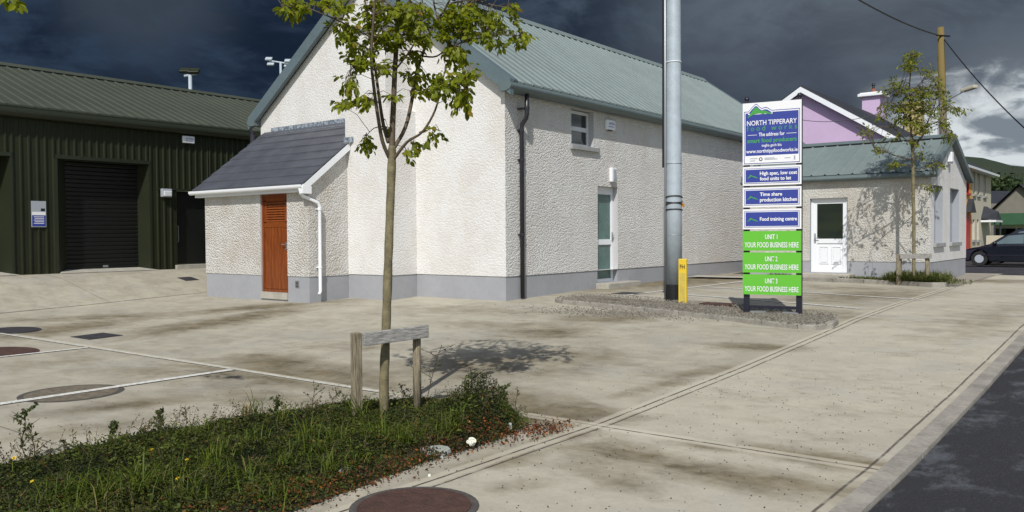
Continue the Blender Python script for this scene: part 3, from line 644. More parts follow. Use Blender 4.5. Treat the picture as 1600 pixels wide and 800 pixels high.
def alarm(x, y0, y1, z0, z1, label):
    a = empty('alarm_box', (x, (y0 + y1) / 2, z0), label, 'alarm box', 'security alarm boxes high on the walls')
    q = MB(); q.box((x + .001, y0, z0), (x + .08, y1, z1)); q.build('case', m_white, a, bevel=.018)
    q = MB(); q.box((x + .02, y0 + (y1 - y0) * .3, z0 - .02), (x + .07, y0 + (y1 - y0) * .7, z0)); q.build('siren', m_navy, a)
    text('ATN', (x + .0805, y0, z0), (0, 1, 0), (0, 0, 1), (y1 - y0) * .22, (y1 - y0) * .85, (z1 - z0) * .5, (z1 - z0) * .75, m_blue, a, bold=.02)
    q = MB(); q.box((x + .0805, y0 + (y1 - y0) * .2, z0 + (z1 - z0) * .28), (x + .082, y0 + (y1 - y0) * .8, z0 + (z1 - z0) * .34)); q.build('print', m_blue, a)
alarm(XS, 17.33, 17.73, 3.80, 4.04, 'small white alarm box under the eave between window and door')

# ------------------------------------------------------------------ lean-to boiler house
LX0, LX1, LY0 = -18.4, -14.5, 11.6
lt = empty('lean_to', ((LX0 + LX1) / 2, 12.4, 0), 'small white lean-to with slate roof and brown door against the gable', 'outbuilding')
DX0, DX1 = -16.2, -15.24
q = MB(); r2 = MB()
wall_panel(q, (LX0, LY0, 0), (1, 0, 0), LX1 - LX0, .42, 2.30, (0, -1, 0), [(DX0 - LX0, DX1 - LX0, .42, 2.24)], .09, r2)
zl = lambda y: 2.40 + .765 * (y - 11.4)
q.add([(LX1, LY0, .42), (LX1, YG, .42), (LX1, YG, zl(YG) - .14), (LX1, LY0, zl(LY0) - .14)], [(0, 1, 2, 3)])
q.add([(LX0, LY0, .42), (LX0, YG, .42), (LX0, YG, zl(YG) - .14), (LX0, LY0, zl(LY0) - .14)], [(0, 3, 2, 1)])
q.build('wall', m_cast_lt, lt)
r2.build('opening_reveal', m_reveal, lt)
q = MB(); wall_panel(q, (LX0 + .012, LY0 + .012, 0), (1, 0, 0), LX1 - LX0 - .024, -.3, .42, (0, -1, 0), [(DX0 - LX0 - .012, DX1 - LX0 - .012, .05, .42)], .09)
q.add([(LX1 - .012, LY0 + .012, -.3), (LX1 - .012, YG, -.3), (LX1 - .012, YG, .42), (LX1 - .012, LY0 + .012, .42)], [(0, 1, 2, 3)])
q.add([(LX0 + .012, LY0 + .012, -.3), (LX0 + .012, YG, -.3), (LX0 + .012, YG, .42), (LX0 + .012, LY0 + .012, .42)], [(0, 3, 2, 1)])
q.build('plinth', m_plinth, lt)
q = MB(); q.box((-14.98, LY0 - .002, .18), (-14.86, LY0 + .011, .33)); vt = q.build('air_vent', m_steel, lt)
for i in range(4): q = MB(); 
q = MB(); [q.box((-14.965, LY0 - .006, .195 + i * .032), (-14.875, LY0 - .0025, .21 + i * .032)) for i in range(4)]; q.build('vent_slots', m_black, vt)
# slate courses: each lies over the one below
q = MB(); nC = 8; RX0, RX1 = LX0 - .22, LX1 + .10
for i in range(nC):
    y0_ = 11.40 + (YG - 11.40) * i / nC; y1_ = 11.40 + (YG - 11.40) * (i + 1) / nC + .03
    x1_ = RX1 if (y0_ + y1_) / 2 < 12.74 else -14.56
    n = 13; x = RX0 - (.3 if i % 2 else 0)
    while x < x1_:
        xa, xb = max(x + .001, RX0), min(x + .599, x1_)
        if xb > xa + .01:
            dz = random.uniform(0, .003)
            q.add([(xa, y0_, zl(y0_) + .030 + dz), (xb, y0_, zl(y0_) + .030 + dz), (xb, min(y1_, YG - .002), zl(min(y1_, YG - .002)) + .004), (xa, min(y1_, YG - .002), zl(min(y1_, YG - .002)) + .004),
                   (xa, y0_, zl(y0_) + .002), (xb, y0_, zl(y0_) + .002)], [(0, 1, 2, 3), (4, 5, 1, 0)])
        x += .6
q.add([(RX0, 11.42, zl(11.42) - .005), (RX1, 11.42, zl(11.42) - .005), (RX1, 12.69, zl(12.69) - .005), (RX0, 12.69, zl(12.69) - .005)], [(0, 1, 2, 3)])
q.add([(RX0, 12.69, zl(12.69) - .005), (-14.57, 12.69, zl(12.69) - .005), (-14.57, 13.49, zl(13.49) - .005), (RX0, 13.49, zl(13.49) - .005)], [(0, 1, 2, 3)])
rf = q.build('roof', m_slate, lt)
q = MB(); q.add([(-18.33, 13.485, 3.90), (-14.57, 13.485, 3.97), (-14.57, 13.485, 4.10), (-18.33, 13.485, 4.10), (-18.33, 13.33, zl(13.33) + .03), (-14.57, 13.33, zl(13.33) + .03)], [(0, 1, 2, 3), (4, 5, 1, 0)])
q.add([(-14.6, 12.685, 3.36), (RX1 + .12, 12.685, 3.38), (RX1 + .12, 12.685, 3.50), (-14.6, 12.685, 3.50), (-14.6, 12.60, zl(12.6) + .028), (RX1, 12.60, zl(12.6) + .028)], [(0, 1, 2, 3), (4, 5, 1, 0)])
q.build('flashing', m_lead, rf)
q = MB()  # bargeboard along the right rake
yb0, yb1 = 11.38, 12.69
q.add([(RX1 - .03, yb0, zl(yb0) - .17), (RX1 - .03, yb1, zl(yb1) - .17), (RX1 - .03, yb1, zl(yb1) - .006), (RX1 - .03, yb0, zl(yb0) - .006), (RX1 + .01, yb0, zl(yb0) - .17), (RX1 + .01, yb1, zl(yb1) - .17), (RX1 + .01, yb1, zl(yb1) - .006), (RX1 + .01, yb0, zl(yb0) - .006)],
      [(3, 2, 1, 0), (4, 5, 6, 7), (0, 1, 5, 4), (2, 3, 7, 6), (0, 4, 7, 3), (1, 2, 6, 5)])
q.add([(LX1 + .002, 11.6, zl(11.6) - .165), (RX1 - .03, 11.6, zl(11.6) - .165), (RX1 - .03, yb1, zl(yb1) - .165), (LX1 + .002, yb1, zl(yb1) - .165)], [(0, 1, 2, 3)])
q.box((LX1 - .0, 11.37, 2.20), (RX1 + .012, 11.60, 2.36))
q.build('bargeboard', m_white, rf)
q = MB(); q.box((LX0 - .2, 11.46, 2.24), (LX1, LY0, 2.385)); q.build('fascia', m_white, rf)
q = MB(); prof = [(11.455, 2.39)] + [(11.40 + .055 * math.cos(R(a)), 2.365 - .065 * math.sin(R(a))) for a in range(0, 181, 20)] + [(11.345, 2.39), (11.352, 2.39), (11.352, 2.37), (11.448, 2.37)]
q.prism([(LX0 - .30, y, z) for y, z in prof], (LX1 + .08 - LX0 + .30, 0, 0)); q.build('gutter', m_white, lt)
q = MB(); q.tube([(-14.52, 11.40, 2.32), (-14.52, 11.42, 2.20), (-14.50, 11.46, 2.15), (-14.43, 11.78, 2.02), (-14.42, 11.83, 1.95), (-14.42, 11.83, .10), (-14.40, 11.78, .04)], .036, 12); dpw = q.build('downpipe', m_white, lt, smooth=True); dpw['label'] = 'white downpipe with an offset bend under the gutter'
for z in (1.88, .62): q = MB(); q.tube([(-14.42, 11.83, z - .025), (-14.42, 11.83, z + .025)], .044, 12); q.box((-14.499, 11.78, z - .01), (-14.42, 11.88, z + .01)); q.build('pipe_bracket', m_white, lt)
# door
q = MB(); yd = LY0 + .07
frame_rect(q, (DX0, yd + .0, 0), (1, 0, 0), 0.0, DX1 - DX0, .05, 2.24, .06, .03, (0, -1, 0))
q.box((DX0 + .06, yd + .005, .11), (DX1 - .06, yd + .03, 1.60)); q.box((DX0 + .06, yd + .018, 1.60), (DX1 - .06, yd + .035, 2.18))
nb = 7
for i in range(nb): x = DX0 + .06 + (DX1 - DX0 - .12) * i / nb; q.box((x + .004, yd - .004, .12), (x + (DX1 - DX0 - .12) / nb - .004, yd + .006, 1.50))
q.box((DX0 + .06, yd - .012, 1.50), (DX1 - .06, yd + .005, 1.62)); q.box((DX0 + .06, yd - .012, 2.08), (DX1 - .06, yd + .005, 2.18)); q.box((DX0 + .06, yd - .012, 1.60), (DX0 + .15, yd + .01, 2.1)); q.box((DX1 - .15, yd - .012, 1.6), (DX1 - .06, yd + .01, 2.1))
dd_ = q.build('door', m_teak, lt)
q = MB()
for i in range(8):
    z = 1.635 + i * .056; q.add([(DX0 + .15, yd - .014, z), (DX1 - .15, yd - .014, z), (DX1 - .15, yd + .016, z + .05), (DX0 + .15, yd + .016, z + .05), (DX0 + .15, yd - .014, z - .008), (DX1 - .15, yd - .014, z - .008)], [(0, 1, 2, 3), (4, 5, 1, 0)])
q.build('louvre', m_teak, dd_)
q = MB(); q.box((DX1 - .12, yd - .02, 1.0), (DX1 - .085, yd - .008, 1.17)); q.tube([(DX1 - .1, yd - .02, 1.12), (DX1 - .1, yd - .06, 1.12), (DX1 - .21, yd - .065, 1.12)], .009, 6); q.build('handle', m_steel, dd_)
q = MB(); q.box((DX0 + .002, LY0 - .02, -.1), (DX1 - .002, LY0 + .085, .048)); q.build('door_step', m_conc, lt)

# ------------------------------------------------------------------ green shed
GX = -23.0; GY0, GY1 = 2.0, 24.5; GZ = 4.52
gs = empty('green_shed', (GX - 5, 13, .3), 'long dark green metal clad industrial shed with roller doors on the left', 'shed')
holes = [(6.3, 9.05, .2, 3.36), (10.2, 12.72, .2, 3.38), (13.55, 14.62, .2, 2.68)]
q = MB()
def clad(y0, y1, z0, z1): rib_sheet(q, (GX, y0, z0), (GX, y1, z0), (0, 0, z1 - z0), (1, 0, 0), .2, .032, .03)
ed = GY0
for (a, b, z0, z1) in holes:
    clad(ed, a, .2, 4.6)
    clad(a, b, z1, 4.6); ed = b
clad(ed, GY1, .2, 4.6)
q.add([(GX, GY1, .2), (GX - 10, GY1, .2), (GX - 10, GY1, 4.5), (GX - 5, GY1, 6.5), (GX, GY1, 4.5)], [(0, 1, 2, 3, 4)])
q.add([(GX - 10, GY0, .2), (GX, GY0, .2), (GX, GY0, 4.5), (GX - 5, GY0, 6.5), (GX - 10, GY0, 4.5)], [(0, 1, 2, 3, 4)])
q.build('wall', m_shed, gs)
q = MB(); sh = (6.56 - 4.62) / 5.2
rib_sheet(q, (GX + .22, GY0 - .2, 4.62), (GX + .22, GY1 + .2, 4.62), (-5.22, 0, 1.94), (sh, 0, 1), .333, .035, .1, .86)
q.box((GX + .19, GY0 - .2, 4.60), (GX + .216, GY1 + .2, 4.655))
q.add([(GX - 5, GY0 - .2, 6.56), (GX - 10.2, GY0 - .2, 4.62), (GX - 10.2, GY1 + .2, 4.62), (GX - 5, GY1 + .2, 6.56)], [(0, 1, 2, 3)])
gr = q.build('roof', m_shedroof, gs)
q = MB(); q.prism([(GX - 4.8, GY0 - .2, 6.56 - .2 * sh + .002), (GX - 4.795, GY0 - .2, 6.56 - .2 * sh + .032), (GX - 5, GY0 - .2, 6.6), (GX - 5, GY0 - .2, 6.56)], (0, GY1 - GY0 + .4, 0)); q.build('ridge_shade_filler', m_black, gr)  # black strip stands in for the shade between ribs beneath the cap
q = MB(); q.prism([(GX - 4.78, GY0 - .22, 6.56 - .2 * sh + .045), (GX - 5, GY0 - .22, 6.66), (GX - 5.22, GY0 - .22, 6.5), (GX - 5, GY0 - .22, 6.62), (GX - 4.79, GY0 - .22, 6.56 - .2 * sh + .036)], (0, GY1 - GY0 + .44, 0)); q.build('ridge_cap', m_shedroof, gr)
q = MB(); prof = [(GX + .034, 4.50)] + [(GX + .13 + .13 * math.sin(R(a)), 4.47 - .13 * math.cos(R(a))) for a in range(0, 150, 15)] + [(GX + .2, 4.60), (GX + .034, 4.60)]
q.prism([(x, GY0 - .2, z) for x, z in prof][::-1], (0, GY1 - GY0 + .4, 0)); q.build('gutter', m_shedtrim, gs)
def roller(a, b, zt, z0=.47):
    q = MB(); xr = GX - .42
    q.add([(GX + .034, a, .2), (GX + .034, a, zt), (xr, a + .40, zt), (xr, a + .40, .2), (GX + .034, b, .2), (GX + .034, b, zt), (xr, b - .12, zt), (xr, b - .12, .2)], [(0, 1, 2, 3), (7, 6, 5, 4), (1, 5, 6, 2)])
    q.box((GX, a - .05, zt), (GX + .045, b + .05, zt + .10)); q.box((GX, a - .10, .2), (GX + .037, a, zt)); q.box((GX, b, .2), (GX + .037, b + .06, zt)); jb = q.build('door_surround', m_shedtrim, gs)
    q = MB(); z = z0 + .02
    while z < zt - .05:
        q.add([(xr - .01, a + .3, z), (xr - .01, b - .08, z), (xr + .012, a + .3, z + .025), (xr + .012, b - .08, z + .025), (xr + .012, a + .3, z + .09), (xr + .012, b - .08, z + .09), (xr - .01, a + .3, z + .115), (xr - .01, b - .08, z + .115)], [(0, 1, 3, 2), (2, 3, 5, 4), (4, 5, 7, 6)]); z += .115
    q.box((xr - .06, a + .3, zt - .1), (xr - .01, b - .08, zt)); dr_ = q.build('roller_door', m_roller, gs)
    q = MB(); q.box((xr - .02, a + .38, z0 - .03), (xr + .03, b - .14, z0 + .04)); q.build('bottom_rail', m_roller, dr_)
    q = MB(); q.box((xr + .03, (a + b) / 2 + .1, z0 + .0), (xr + .05, (a + b) / 2 + .24, z0 + .06)); q.build('lock', m_steel, dr_)
    q = MB(); q.add([(GX + .3, a - .1, gz(GX + .3, a) + .012), (GX + .3, b + .1, gz(GX + .3, b) + .012), (GX - .5, b - .1, z0 - .02), (GX - .5, a + .3, z0 - .02)], [(0, 1, 2, 3)]); q.build('threshold', m_conc, gs)
roller(6.3, 9.05, 3.36); roller(10.2, 12.72, 3.38)
q = MB(); q.add([(GX + .034, 13.55, .2), (GX + .034, 13.55, 2.68), (GX - .25, 13.6, 2.68), (GX - .25, 13.6, .2), (GX + .034, 14.62, .2), (GX + .034, 14.62, 2.68), (GX - .25, 14.62, 2.68), (GX - .25, 14.62, .2)], [(0, 1, 2, 3), (7, 6, 5, 4), (1, 5, 6, 2)]); q.box((GX, 12.95, 2.68), (GX + .045, 15.4, 2.72)); q.build('door_surround', m_shedtrim, gs)
q = MB(); q.box((GX - .27, 13.58, .50), (GX - .2, 14.62, 2.66)); pd = q.build('side_door', m_roller, gs)
q = MB(); q.tube([(GX - .2, 13.70, 1.15), (GX - .15, 13.70, 1.18), (GX - .15, 13.70, 1.62), (GX - .2, 13.70, 1.65)], .016, 8); q.build('handle', m_steel, pd)
q = MB(); q.box((GX - .3, 13.5, .1), (GX + .12, 14.7, .48)); q.build('door_step', m_conc, gs)
wl = empty('wall_lamp', (GX, 13.2, 2.5), 'grey box lamp beside the side door of the green shed', 'lamp')
q = MB(); q.box((GX + .034, 13.05, 2.46), (GX + .15, 13.36, 2.70)); q.build('lamp_body', m_greyt, wl, bevel=.02)
q = MB(); q.box((GX + .15, 13.08, 2.48), (GX + .19, 13.33, 2.64)); q.build('lamp_lens', m_whited, wl, bevel=.02)
alarm(GX + .033, 13.75, 14.13, 4.08, 4.29, 'small white alarm box high on the dark green shed')
ns = empty('notice_board', (GX + .04, 9.7, 1.6), 'small notice panel, grey above blue, on the green shed wall between roller doors', 'sign')
q = MB(); q.box((GX + .034, 9.53, 1.58), (GX + .05, 9.89, 2.25)); q.build('panel', m_greyt, ns)
q = MB(); q.box((GX + .0505, 9.545, 1.60), (GX + .053, 9.875, 1.88)); q.build('blue_field', m_blue, ns)
q = MB(); q.box((GX + .0505, 9.545, 1.885), (GX + .053, 9.875, 1.97)); q.build('white_band', m_signw, ns)
q = MB(); q.box((GX + .0505, 9.76, 1.99), (GX + .053, 9.86, 2.06)); q.build('emblem', m_navy, ns)
q = MB(); [q.box((GX + .0535, 9.585 + (.02 if i % 2 else 0), 1.835 - i * .042), (GX + .0545, 9.835, 1.850 - i * .042)) for i in range(5)]; q.build('lettering', m_signw, ns)

# floodlight masts beyond the shed
def mast(u, v, dep, ptop, lamps, label, arm):
    base_ = PD(u, v, dep); zb = gz(-23, 20); o = empty('floodlight_mast', (base_[0], base_[1], zb), label, 'floodlight')
    top = PD(*ptop, dep); q = MB(); q.tube([(base_[0], base_[1], zb), top], .09, 8); q.build('pole', m_galv, o, smooth=True)
    a0, a1 = PD(*arm[0], dep), PD(*arm[1], dep); q = MB(); q.tube([a0, a1], .06, 6); q.build('cross_arm', m_galv, o)
    for (lu, lv, sz, mm) in lamps:
        c_ = PD(lu, lv, dep); d = cR * sz; e = cU * sz * .45 + _fw * sz * .5; n_ = np.cross(d, e); n_ = n_ / np.linalg.norm(n_) * sz * .28
        q = MB(); q.fbox(c_ - d / 2 - e / 2 - n_ / 2, d, e, n_); hd_ = q.build('lamp_head', mm, o, bevel=.03)
mast(297, 150, 42, (297, 117), [(289, 110, .50, m_shedtrim), (303, 111, .55, m_shedtrim)], 'floodlight mast with two dark lamp heads behind the green shed', [(288, 119), (308, 115)])
mast(438.5, 160, 62, (438.5, 98), [(420, 92, .5, m_galv), (423, 100, .5, m_galv), (450, 95, .5, m_galv), (448, 103, .4, m_galv)], 'slender floodlight mast with crossbar seen beside the white gable roof', [(421, 95), (454, 100)])

# ------------------------------------------------------------------ small end unit on the right
UX = -4.52; UXL = -9.1; UY0, UY1 = 22.4, 27.05; UYR = (UY0 + UY1) / 2 - .1; UZE = 2.78; UZR = 3.80
eu = empty('end_unit', (-7.5, 24.7, .05), 'low cream roughcast unit with pale green metal roof behind the sign board', 'building')
q = MB(); r2 = []
UD = (-7.42, -6.46, .26, 2.20)
wall_panel(q, (UXL, UY0, 0), (1, 0, 0), UX - UXL, .56, 2.72, (0, -1, 0), [(UD[0] - UXL, UD[1] - UXL, .56, UD[3])], .16, r2)
zu = lambda y: UZR - (UZR - UZE) / (UYR - UY0 + .15) * abs(y - UYR)
q.build('wall', m_cast2, eu)
q = MB(); B1 = (22.82 - UY0, 23.82 - UY0, 1.02, 2.46); B2 = (24.75 - UY0, 25.98 - UY0, 1.02, 2.46)
wall_panel(q, (UX, UY0, 0), (0, 1, 0), UY1 - UY0, .56, 2.66, (1, 0, 0), [B1, B2], .17, r2)
q.add([(UX, UY0, 2.66), (UX, UY1, 2.66), (UX, UY1, zu(UY1) - .05), (UX, UYR, UZR - .05), (UX, UY0, zu(UY0) - .05)], [(0, 1, 2, 3, 4)])
q.add([(UXL, UY1, .56), (UX, UY1, .56), (UX, UY1, 2.72), (UXL, UY1, 2.72)], [(0, 3, 2, 1)])
q.add([(UXL, UY0, .56), (UXL, UY1, .56), (UXL, UY1, zu(UY1) - .05), (UXL, UYR, UZR - .05), (UXL, UY0, zu(UY0) - .05)], [(4, 3, 2, 1, 0)])
gw = q.build('gable_wall', m_cast, eu)
for Bq in (B1, B2):
    q = MB(); q.box((UX - .19, UY0 + Bq[0] - .02, Bq[2] - .02), (UX - .165, UY0 + Bq[1] + .02, Bq[3] + .02)); wi = q.build('blocked_window', m_infill, eu)
    q = MB(); q.box((UX - .16, UY0 + Bq[0] - .08, Bq[2] - .10), (UX + .07, UY0 + Bq[1] + .08, Bq[2] + .003)); q.build('sill', m_sill, wi, bevel=.01)
for x_ in r2: x_.build('opening_reveal', m_infill, eu)
q = MB(); wall_panel(q, (UXL, UY0 + .012, 0), (1, 0, 0), UX - UXL - .013, -.2, .56, (0, -1, 0), [(UD[0] - UXL, UD[1] - UXL, .26, .56)], .16)
q.add([(UXL + .012, UY0 + .012, -.2), (UXL + .012, UY1, -.2), (UXL + .012, UY1, .56), (UXL + .012, UY0 + .012, .56)], [(3, 2, 1, 0)])
q.add([(UX - .012, UY0 + .012, -.2), (UX - .012, UY1, -.2), (UX - .012, UY1, .56), (UX - .012, UY0 + .012, .56)], [(0, 1, 2, 3)]); q.build('plinth', m_plinth, eu)
q = MB(); run = np.array([0, UYR - UY0 + .15, UZR - UZE])
rib_sheet(q, (UXL - .12, UY0 - .15, UZE), (UX + .13, UY0 - .15, UZE), run, (0, -(UZR - UZE), UYR - UY0 + .15), .345, .032, .12, .8)
runb = np.array([0, UYR - UY1 - .15, UZR - UZE + .0])
rib_sheet(q, (UX + .13, UY1 + .15, UZE), (UXL - .12, UY1 + .15, UZE), runb, (0, (UZR - UZE), UY1 + .15 - UYR), .345, .032, .1, .8)
ur = q.build('roof', m_roof, eu)
q = MB(); q.prism([(UXL - .12, UYR - .16, UZR - .065), (UXL - .12, UYR - .165, UZR - .035), (UXL - .12, UYR, UZR + .03), (UXL - .12, UYR, UZR - .02)], (UX + .10 - UXL + .12, 0, 0)); q.build('ridge_shade_filler', m_black, ur)  # dark strip painting the shadowed gaps below this ridge cap
q = MB(); q.prism([(UXL - .12, UYR - .18, UZR - .025), (UXL - .12, UYR, UZR + .075), (UXL - .12, UYR + .18, UZR - .025), (UXL - .12, UYR, UZR + .045)], (UX + .14 - UXL + .12, 0, 0)); q.build('ridge_cap', m_roofd, ur)
for x0_, w_x in ((UX + .002, .15), (UXL - .002, -.15)):
    q = MB()
    for ya, yc in ((UY0 - .17, UYR), (UY1 + .17, UYR)): q.prism([(x0_, ya, UZE - .09), (x0_, yc, UZR - .08), (x0_, yc, UZR + .07), (x0_, ya, UZE + .045)], (w_x, 0, 0))
    q.build('verge_trim', m_roofd, ur)
q = MB(); prof = [(UY0 - .005, UZE - .13)] + [(UY0 - .10 - .10 * math.sin(R(a)), UZE - .09 - .07 * math.cos(R(a))) for a in range(0, 150, 15)] + [(UY0 - .12, UZE + .0), (UY0 - .005, UZE)]
q.prism([(UXL - .16, y, z) for y, z in prof], (UX + .16 - UXL + .16, 0, 0)); q.build('gutter', m_roofd, eu)
# its white door
q = MB(); yd = UY0 + .15; frame_rect(q, (UD[0], yd, 0), (1, 0, 0), 0, UD[1] - UD[0], .26, UD[3], .065, .06, (0, -1, 0))
frame_rect(q, (UD[0], yd, 0), (1, 0, 0), .065, UD[1] - UD[0] - .065, .32, UD[3] - .06, .085, .045, (0, -1, 0))
q.box((UD[0] + .14, yd - .045, 1.02), (UD[1] - .14, yd, 1.14)); q.box((UD[0] + .14, yd - .02, .40), (UD[1] - .14, yd, 1.03))
q2_ = (UD[0] + UD[1]) / 2
for xa in (UD[0] + .20, q2_ + .04): frame_rect(q, (xa, yd - .02, 0), (1, 0, 0), 0, .25, .48, .95, .03, .016, (0, -1, 0)); q.box((xa + .045, yd - .034, .525), (xa + .205, yd - .02, .905))
de = q.build('door', m_white, eu, bevel=.005); de['label'] = 'white half glazed door with two raised panels below'
q = MB(); q.box((UD[0] + .13, yd - .03, 1.12), (UD[1] - .13, yd - .012, 2.07)); q.build('pane', m_glass, de)
q = MB(); q.box((UD[0] + .085, yd - .06, 1.03), (UD[0] + .12, yd - .045, 1.28)); q.tube([(UD[0] + .10, yd - .055, 1.16), (UD[0] + .10, yd - .10, 1.16), (UD[0] + .22, yd - .105, 1.16)], .011, 6); q.build('handle', m_steel, de)
q = MB(); q.box((UD[0] - .3, UY0 - .55, -.05), (UD[1] + .2, UY0 + .012, .25)); q.build('door_step', m_conc, eu, bevel=.02)
wl = empty('wall_lamp', (UX, 24.45, 3.2), 'small white box lamp near the peak of the narrow end gable', 'lamp')
q = MB(); q.box((UX + .001, 24.36, 3.12), (UX + .12, 24.56, 3.38)); q.build('lamp_body', m_white, wl, bevel=.015)
q = MB(); q.box((UX + .02, 24.39, 3.08), (UX + .10, 24.53, 3.12)); q.build('lamp_lens', m_greyt, wl)

# planted strip and kerb before it
kb = MB(); kp = [tuple(G(1254, 439)[:2]), tuple(G(1400, 445)[:2]), (-4.15, 20.75), (-3.92, 20.95), (-3.86, 21.4), (-3.95, 22.3)]
kerb_run(kb, [(-8.6, 22.25)] + kp, .12, .10); struct(kb.build('planter_kerb', m_kerb, bevel=.012))
m_soil = mat('soil', (.020, .016, .008), .95, var=.3, vscale=8, bump=.8, bscale=40, bdist=.02)
q = MB(); sp_ = [(-8.6, 22.3)] + kp + [(-4.4, 22.39), (-8.6, 22.39)]; q.add([(x, y, gz(x, y) + .08) for x, y in sp_], [tuple(range(len(sp_)))]); struct(q.build('soil_strip', m_soil))
q = MB(); vs = []
pa = [(-10.6, 21.5), (-8.6, 21.7), (-8.6, 22.38), (-10.6, 22.38)]; q.add([(x, y, gz(x, y) + .05) for x, y in pa], [(0, 1, 2, 3)]); struct(q.build('wall_path', m_conc))
q = MB(); pa = [(-4.5, 22.3), (-3.75, 21.3), (-3.75, 27.15), (-4.5, 27.15)]; q.add([(x, y, gz(x, y) + .012) for x, y in pa], [(0, 1, 2, 3)]); struct(q.build('gable_path', mat('path_concrete', (.27, .24, .20), .9, var=.2, vscale=2, bump=.3)))

# ------------------------------------------------------------------ covers in the yard
def cover(name, cx, cy, rx, ry, round_, m, label, cat, fr=None, rot=0, group=None, dz=.012, lid_m=None):
    z = gz(cx, cy); o = empty(name, (cx, cy, z), label, cat, group)
    def shape(s, h0, h1, mm, nm):
        q = MB(); n = 36 if round_ else 4; pts = []
        for j in range(n):
            a = 2 * math.pi * j / n + (0 if round_ else math.pi / 4) ; k_ = 1 if round_ else math.sqrt(2)
            x = rx * s * math.cos(a) * k_; y = ry * s * math.sin(a) * k_; x, y = x * math.cos(rot) - y * math.sin(rot), x * math.sin(rot) + y * math.cos(rot)
            pts.append((cx + x, cy + y, gz(cx + x, cy + y) + h0))
        q.prism(pts, (0, 0, h1 - h0)); return q.build(nm, mm, o)
    shape(1.0, -.03, dz * .6, fr or m, 'frame'); lid = shape(.88, dz * .6, dz, lid_m or m, 'lid')
    return o
m_rust = mat('rusty_iron', (.075, .036, .027), .8, var=.35, vscale=9, bump=1.0, bscale=45, bdist=.02)
m_iron = mat('dark_iron', (.035, .033, .038), .7, var=.3, vscale=9)
m_tar = mat('tar_patch', (.075, .068, .062), .9, var=.35, vscale=9, bump=.8, bscale=60)
m_gravlid = mat('gritty_lid', (.15, .125, .09), .95, var=.45, vscale=12, bump=.8, bscale=70)
cover('manhole_cover', -3.52, 3.575, .385, .385, True, m_rust, 'large rusty brown round manhole cover at the bottom edge by the planting bed', 'manhole cover', m_tar)
c0 = G(112, 613); cover('manhole_cover', c0[0] + .05, c0[1] - .02, .50, .50, True, m_tar, 'round manhole cover in a tarred ring under the white parking line', 'manhole cover', m_tar, dz=.005, lid_m=m_gravlid)
c0 = G(5, 549.5); cover('manhole_cover', c0[0], c0[1], .62, .42, True, m_rust, 'rusty brown oval cover at the left edge of the yard', 'manhole cover')
c0 = G(18, 484); cover('manhole_cover', c0[0], c0[1], .62, .42, True, m_iron, 'dark round cover farthest left near the green shed', 'manhole cover')
c0 = G(151, 525.5); cover('drain_cover', c0[0], c0[1], .33, .27, False, m_iron, 'square dark iron drain cover in the open yard', 'drain cover')
c0 = G(983, 458.5); cover('drain_cover', c0[0], c0[1], .30, .25, False, m_iron, 'square drain cover in front of the glazed door of the white building', 'drain cover')
c0 = G(294, 424.5); cover('drain_cover', c0[0], c0[1], .22, .2, False, m_iron, 'small drain cover near the side door of the green shed', 'drain cover')
c0 = PX(1108, 483, -6.9); c0 = G(1115, 484); o_ = cover('drain_cover', c0[0], c0[1] + .15, .32, .18, False, m_rust, 'rusty rectangular cover set in the gravel island', 'drain cover', dz=.10)

# ------------------------------------------------------------------ street pole
pb_ = G(1049.5, 475); px_, py_ = pb_[0], pb_[1] + .1; pz_ = gz(px_, py_)
sp = empty('lamp_column', (px_, py_, pz_), 'tall galvanised steel lighting column with black base on the gravel island', 'pole')
def col_ring(z): return .152 - .004 * z
q = MB(); q.tube([(px_, py_, z) for z in (pz_ + .36, 2.0, 4.0, 6.5, 9.0)], [.155, .147, .14, .132, .12], 24); q.build('shaft', m_galv, sp, smooth=True)
q = MB(); q.tube([(px_, py_, pz_ - .1), (px_, py_, pz_ + .365)], .158, 24); q.build('black_base', m_black, sp, smooth=False)
q = MB(); left = -cR * .165; q.tube([(px_ + left[0], py_ + left[1], pz_), (px_ + left[0], py_ + left[1], 2.9), (px_ + left[0] * .95, py_ + left[1] * .95, 9)], .022, 8); cb_ = q.build('cable_conduit', m_steel, sp, smooth=True)
q = MB(); q.tube([(px_ + left[0] * 1.22, py_ + left[1] * 1.22, 2.55), (px_ + left[0] * 1.12, py_ + left[1] * 1.12, 8.9)], .021, 8); q.build('cable', m_black, cb_)
for z, tl in ((1.98, .03), (1.90, -.02), (1.83, .05), (1.74, .02)):
    n = 24; q = MB(); q.tube([(px_ + .158 * math.cos(2 * math.pi * i / n), py_ + .158 * math.sin(2 * math.pi * i / n), z + tl * math.cos(2 * math.pi * i / n + 1)) for i in range(n + 1)], .010, 6); q.build('strap', m_black, sp)
for z in (2.62, 1.27):
    n = 24; q = MB(); q.tube([(px_ + .150 * math.cos(2 * math.pi * i / n), py_ + .150 * math.sin(2 * math.pi * i / n), z) for i in range(n + 1)], .004, 6); q.build('band', m_steel, sp)
n = 24; q = MB(); q.tube([(px_ + .142 * math.cos(2 * math.pi * i / n), py_ + .142 * math.sin(2 * math.pi * i / n), 4.53) for i in range(n + 1)], .010, 6); q.build('band', m_white, sp)
q = MB(); e_ = cR * .15 - _fw * .03; q.fbox((px_ + e_[0] - .02, py_ + e_[1] - .02, 1.80), (.05, 0, 0), (0, .05, 0), (0, 0, .07)); q.build('tag', mat('orange_tag', (.75, .3, .02), .5), sp)
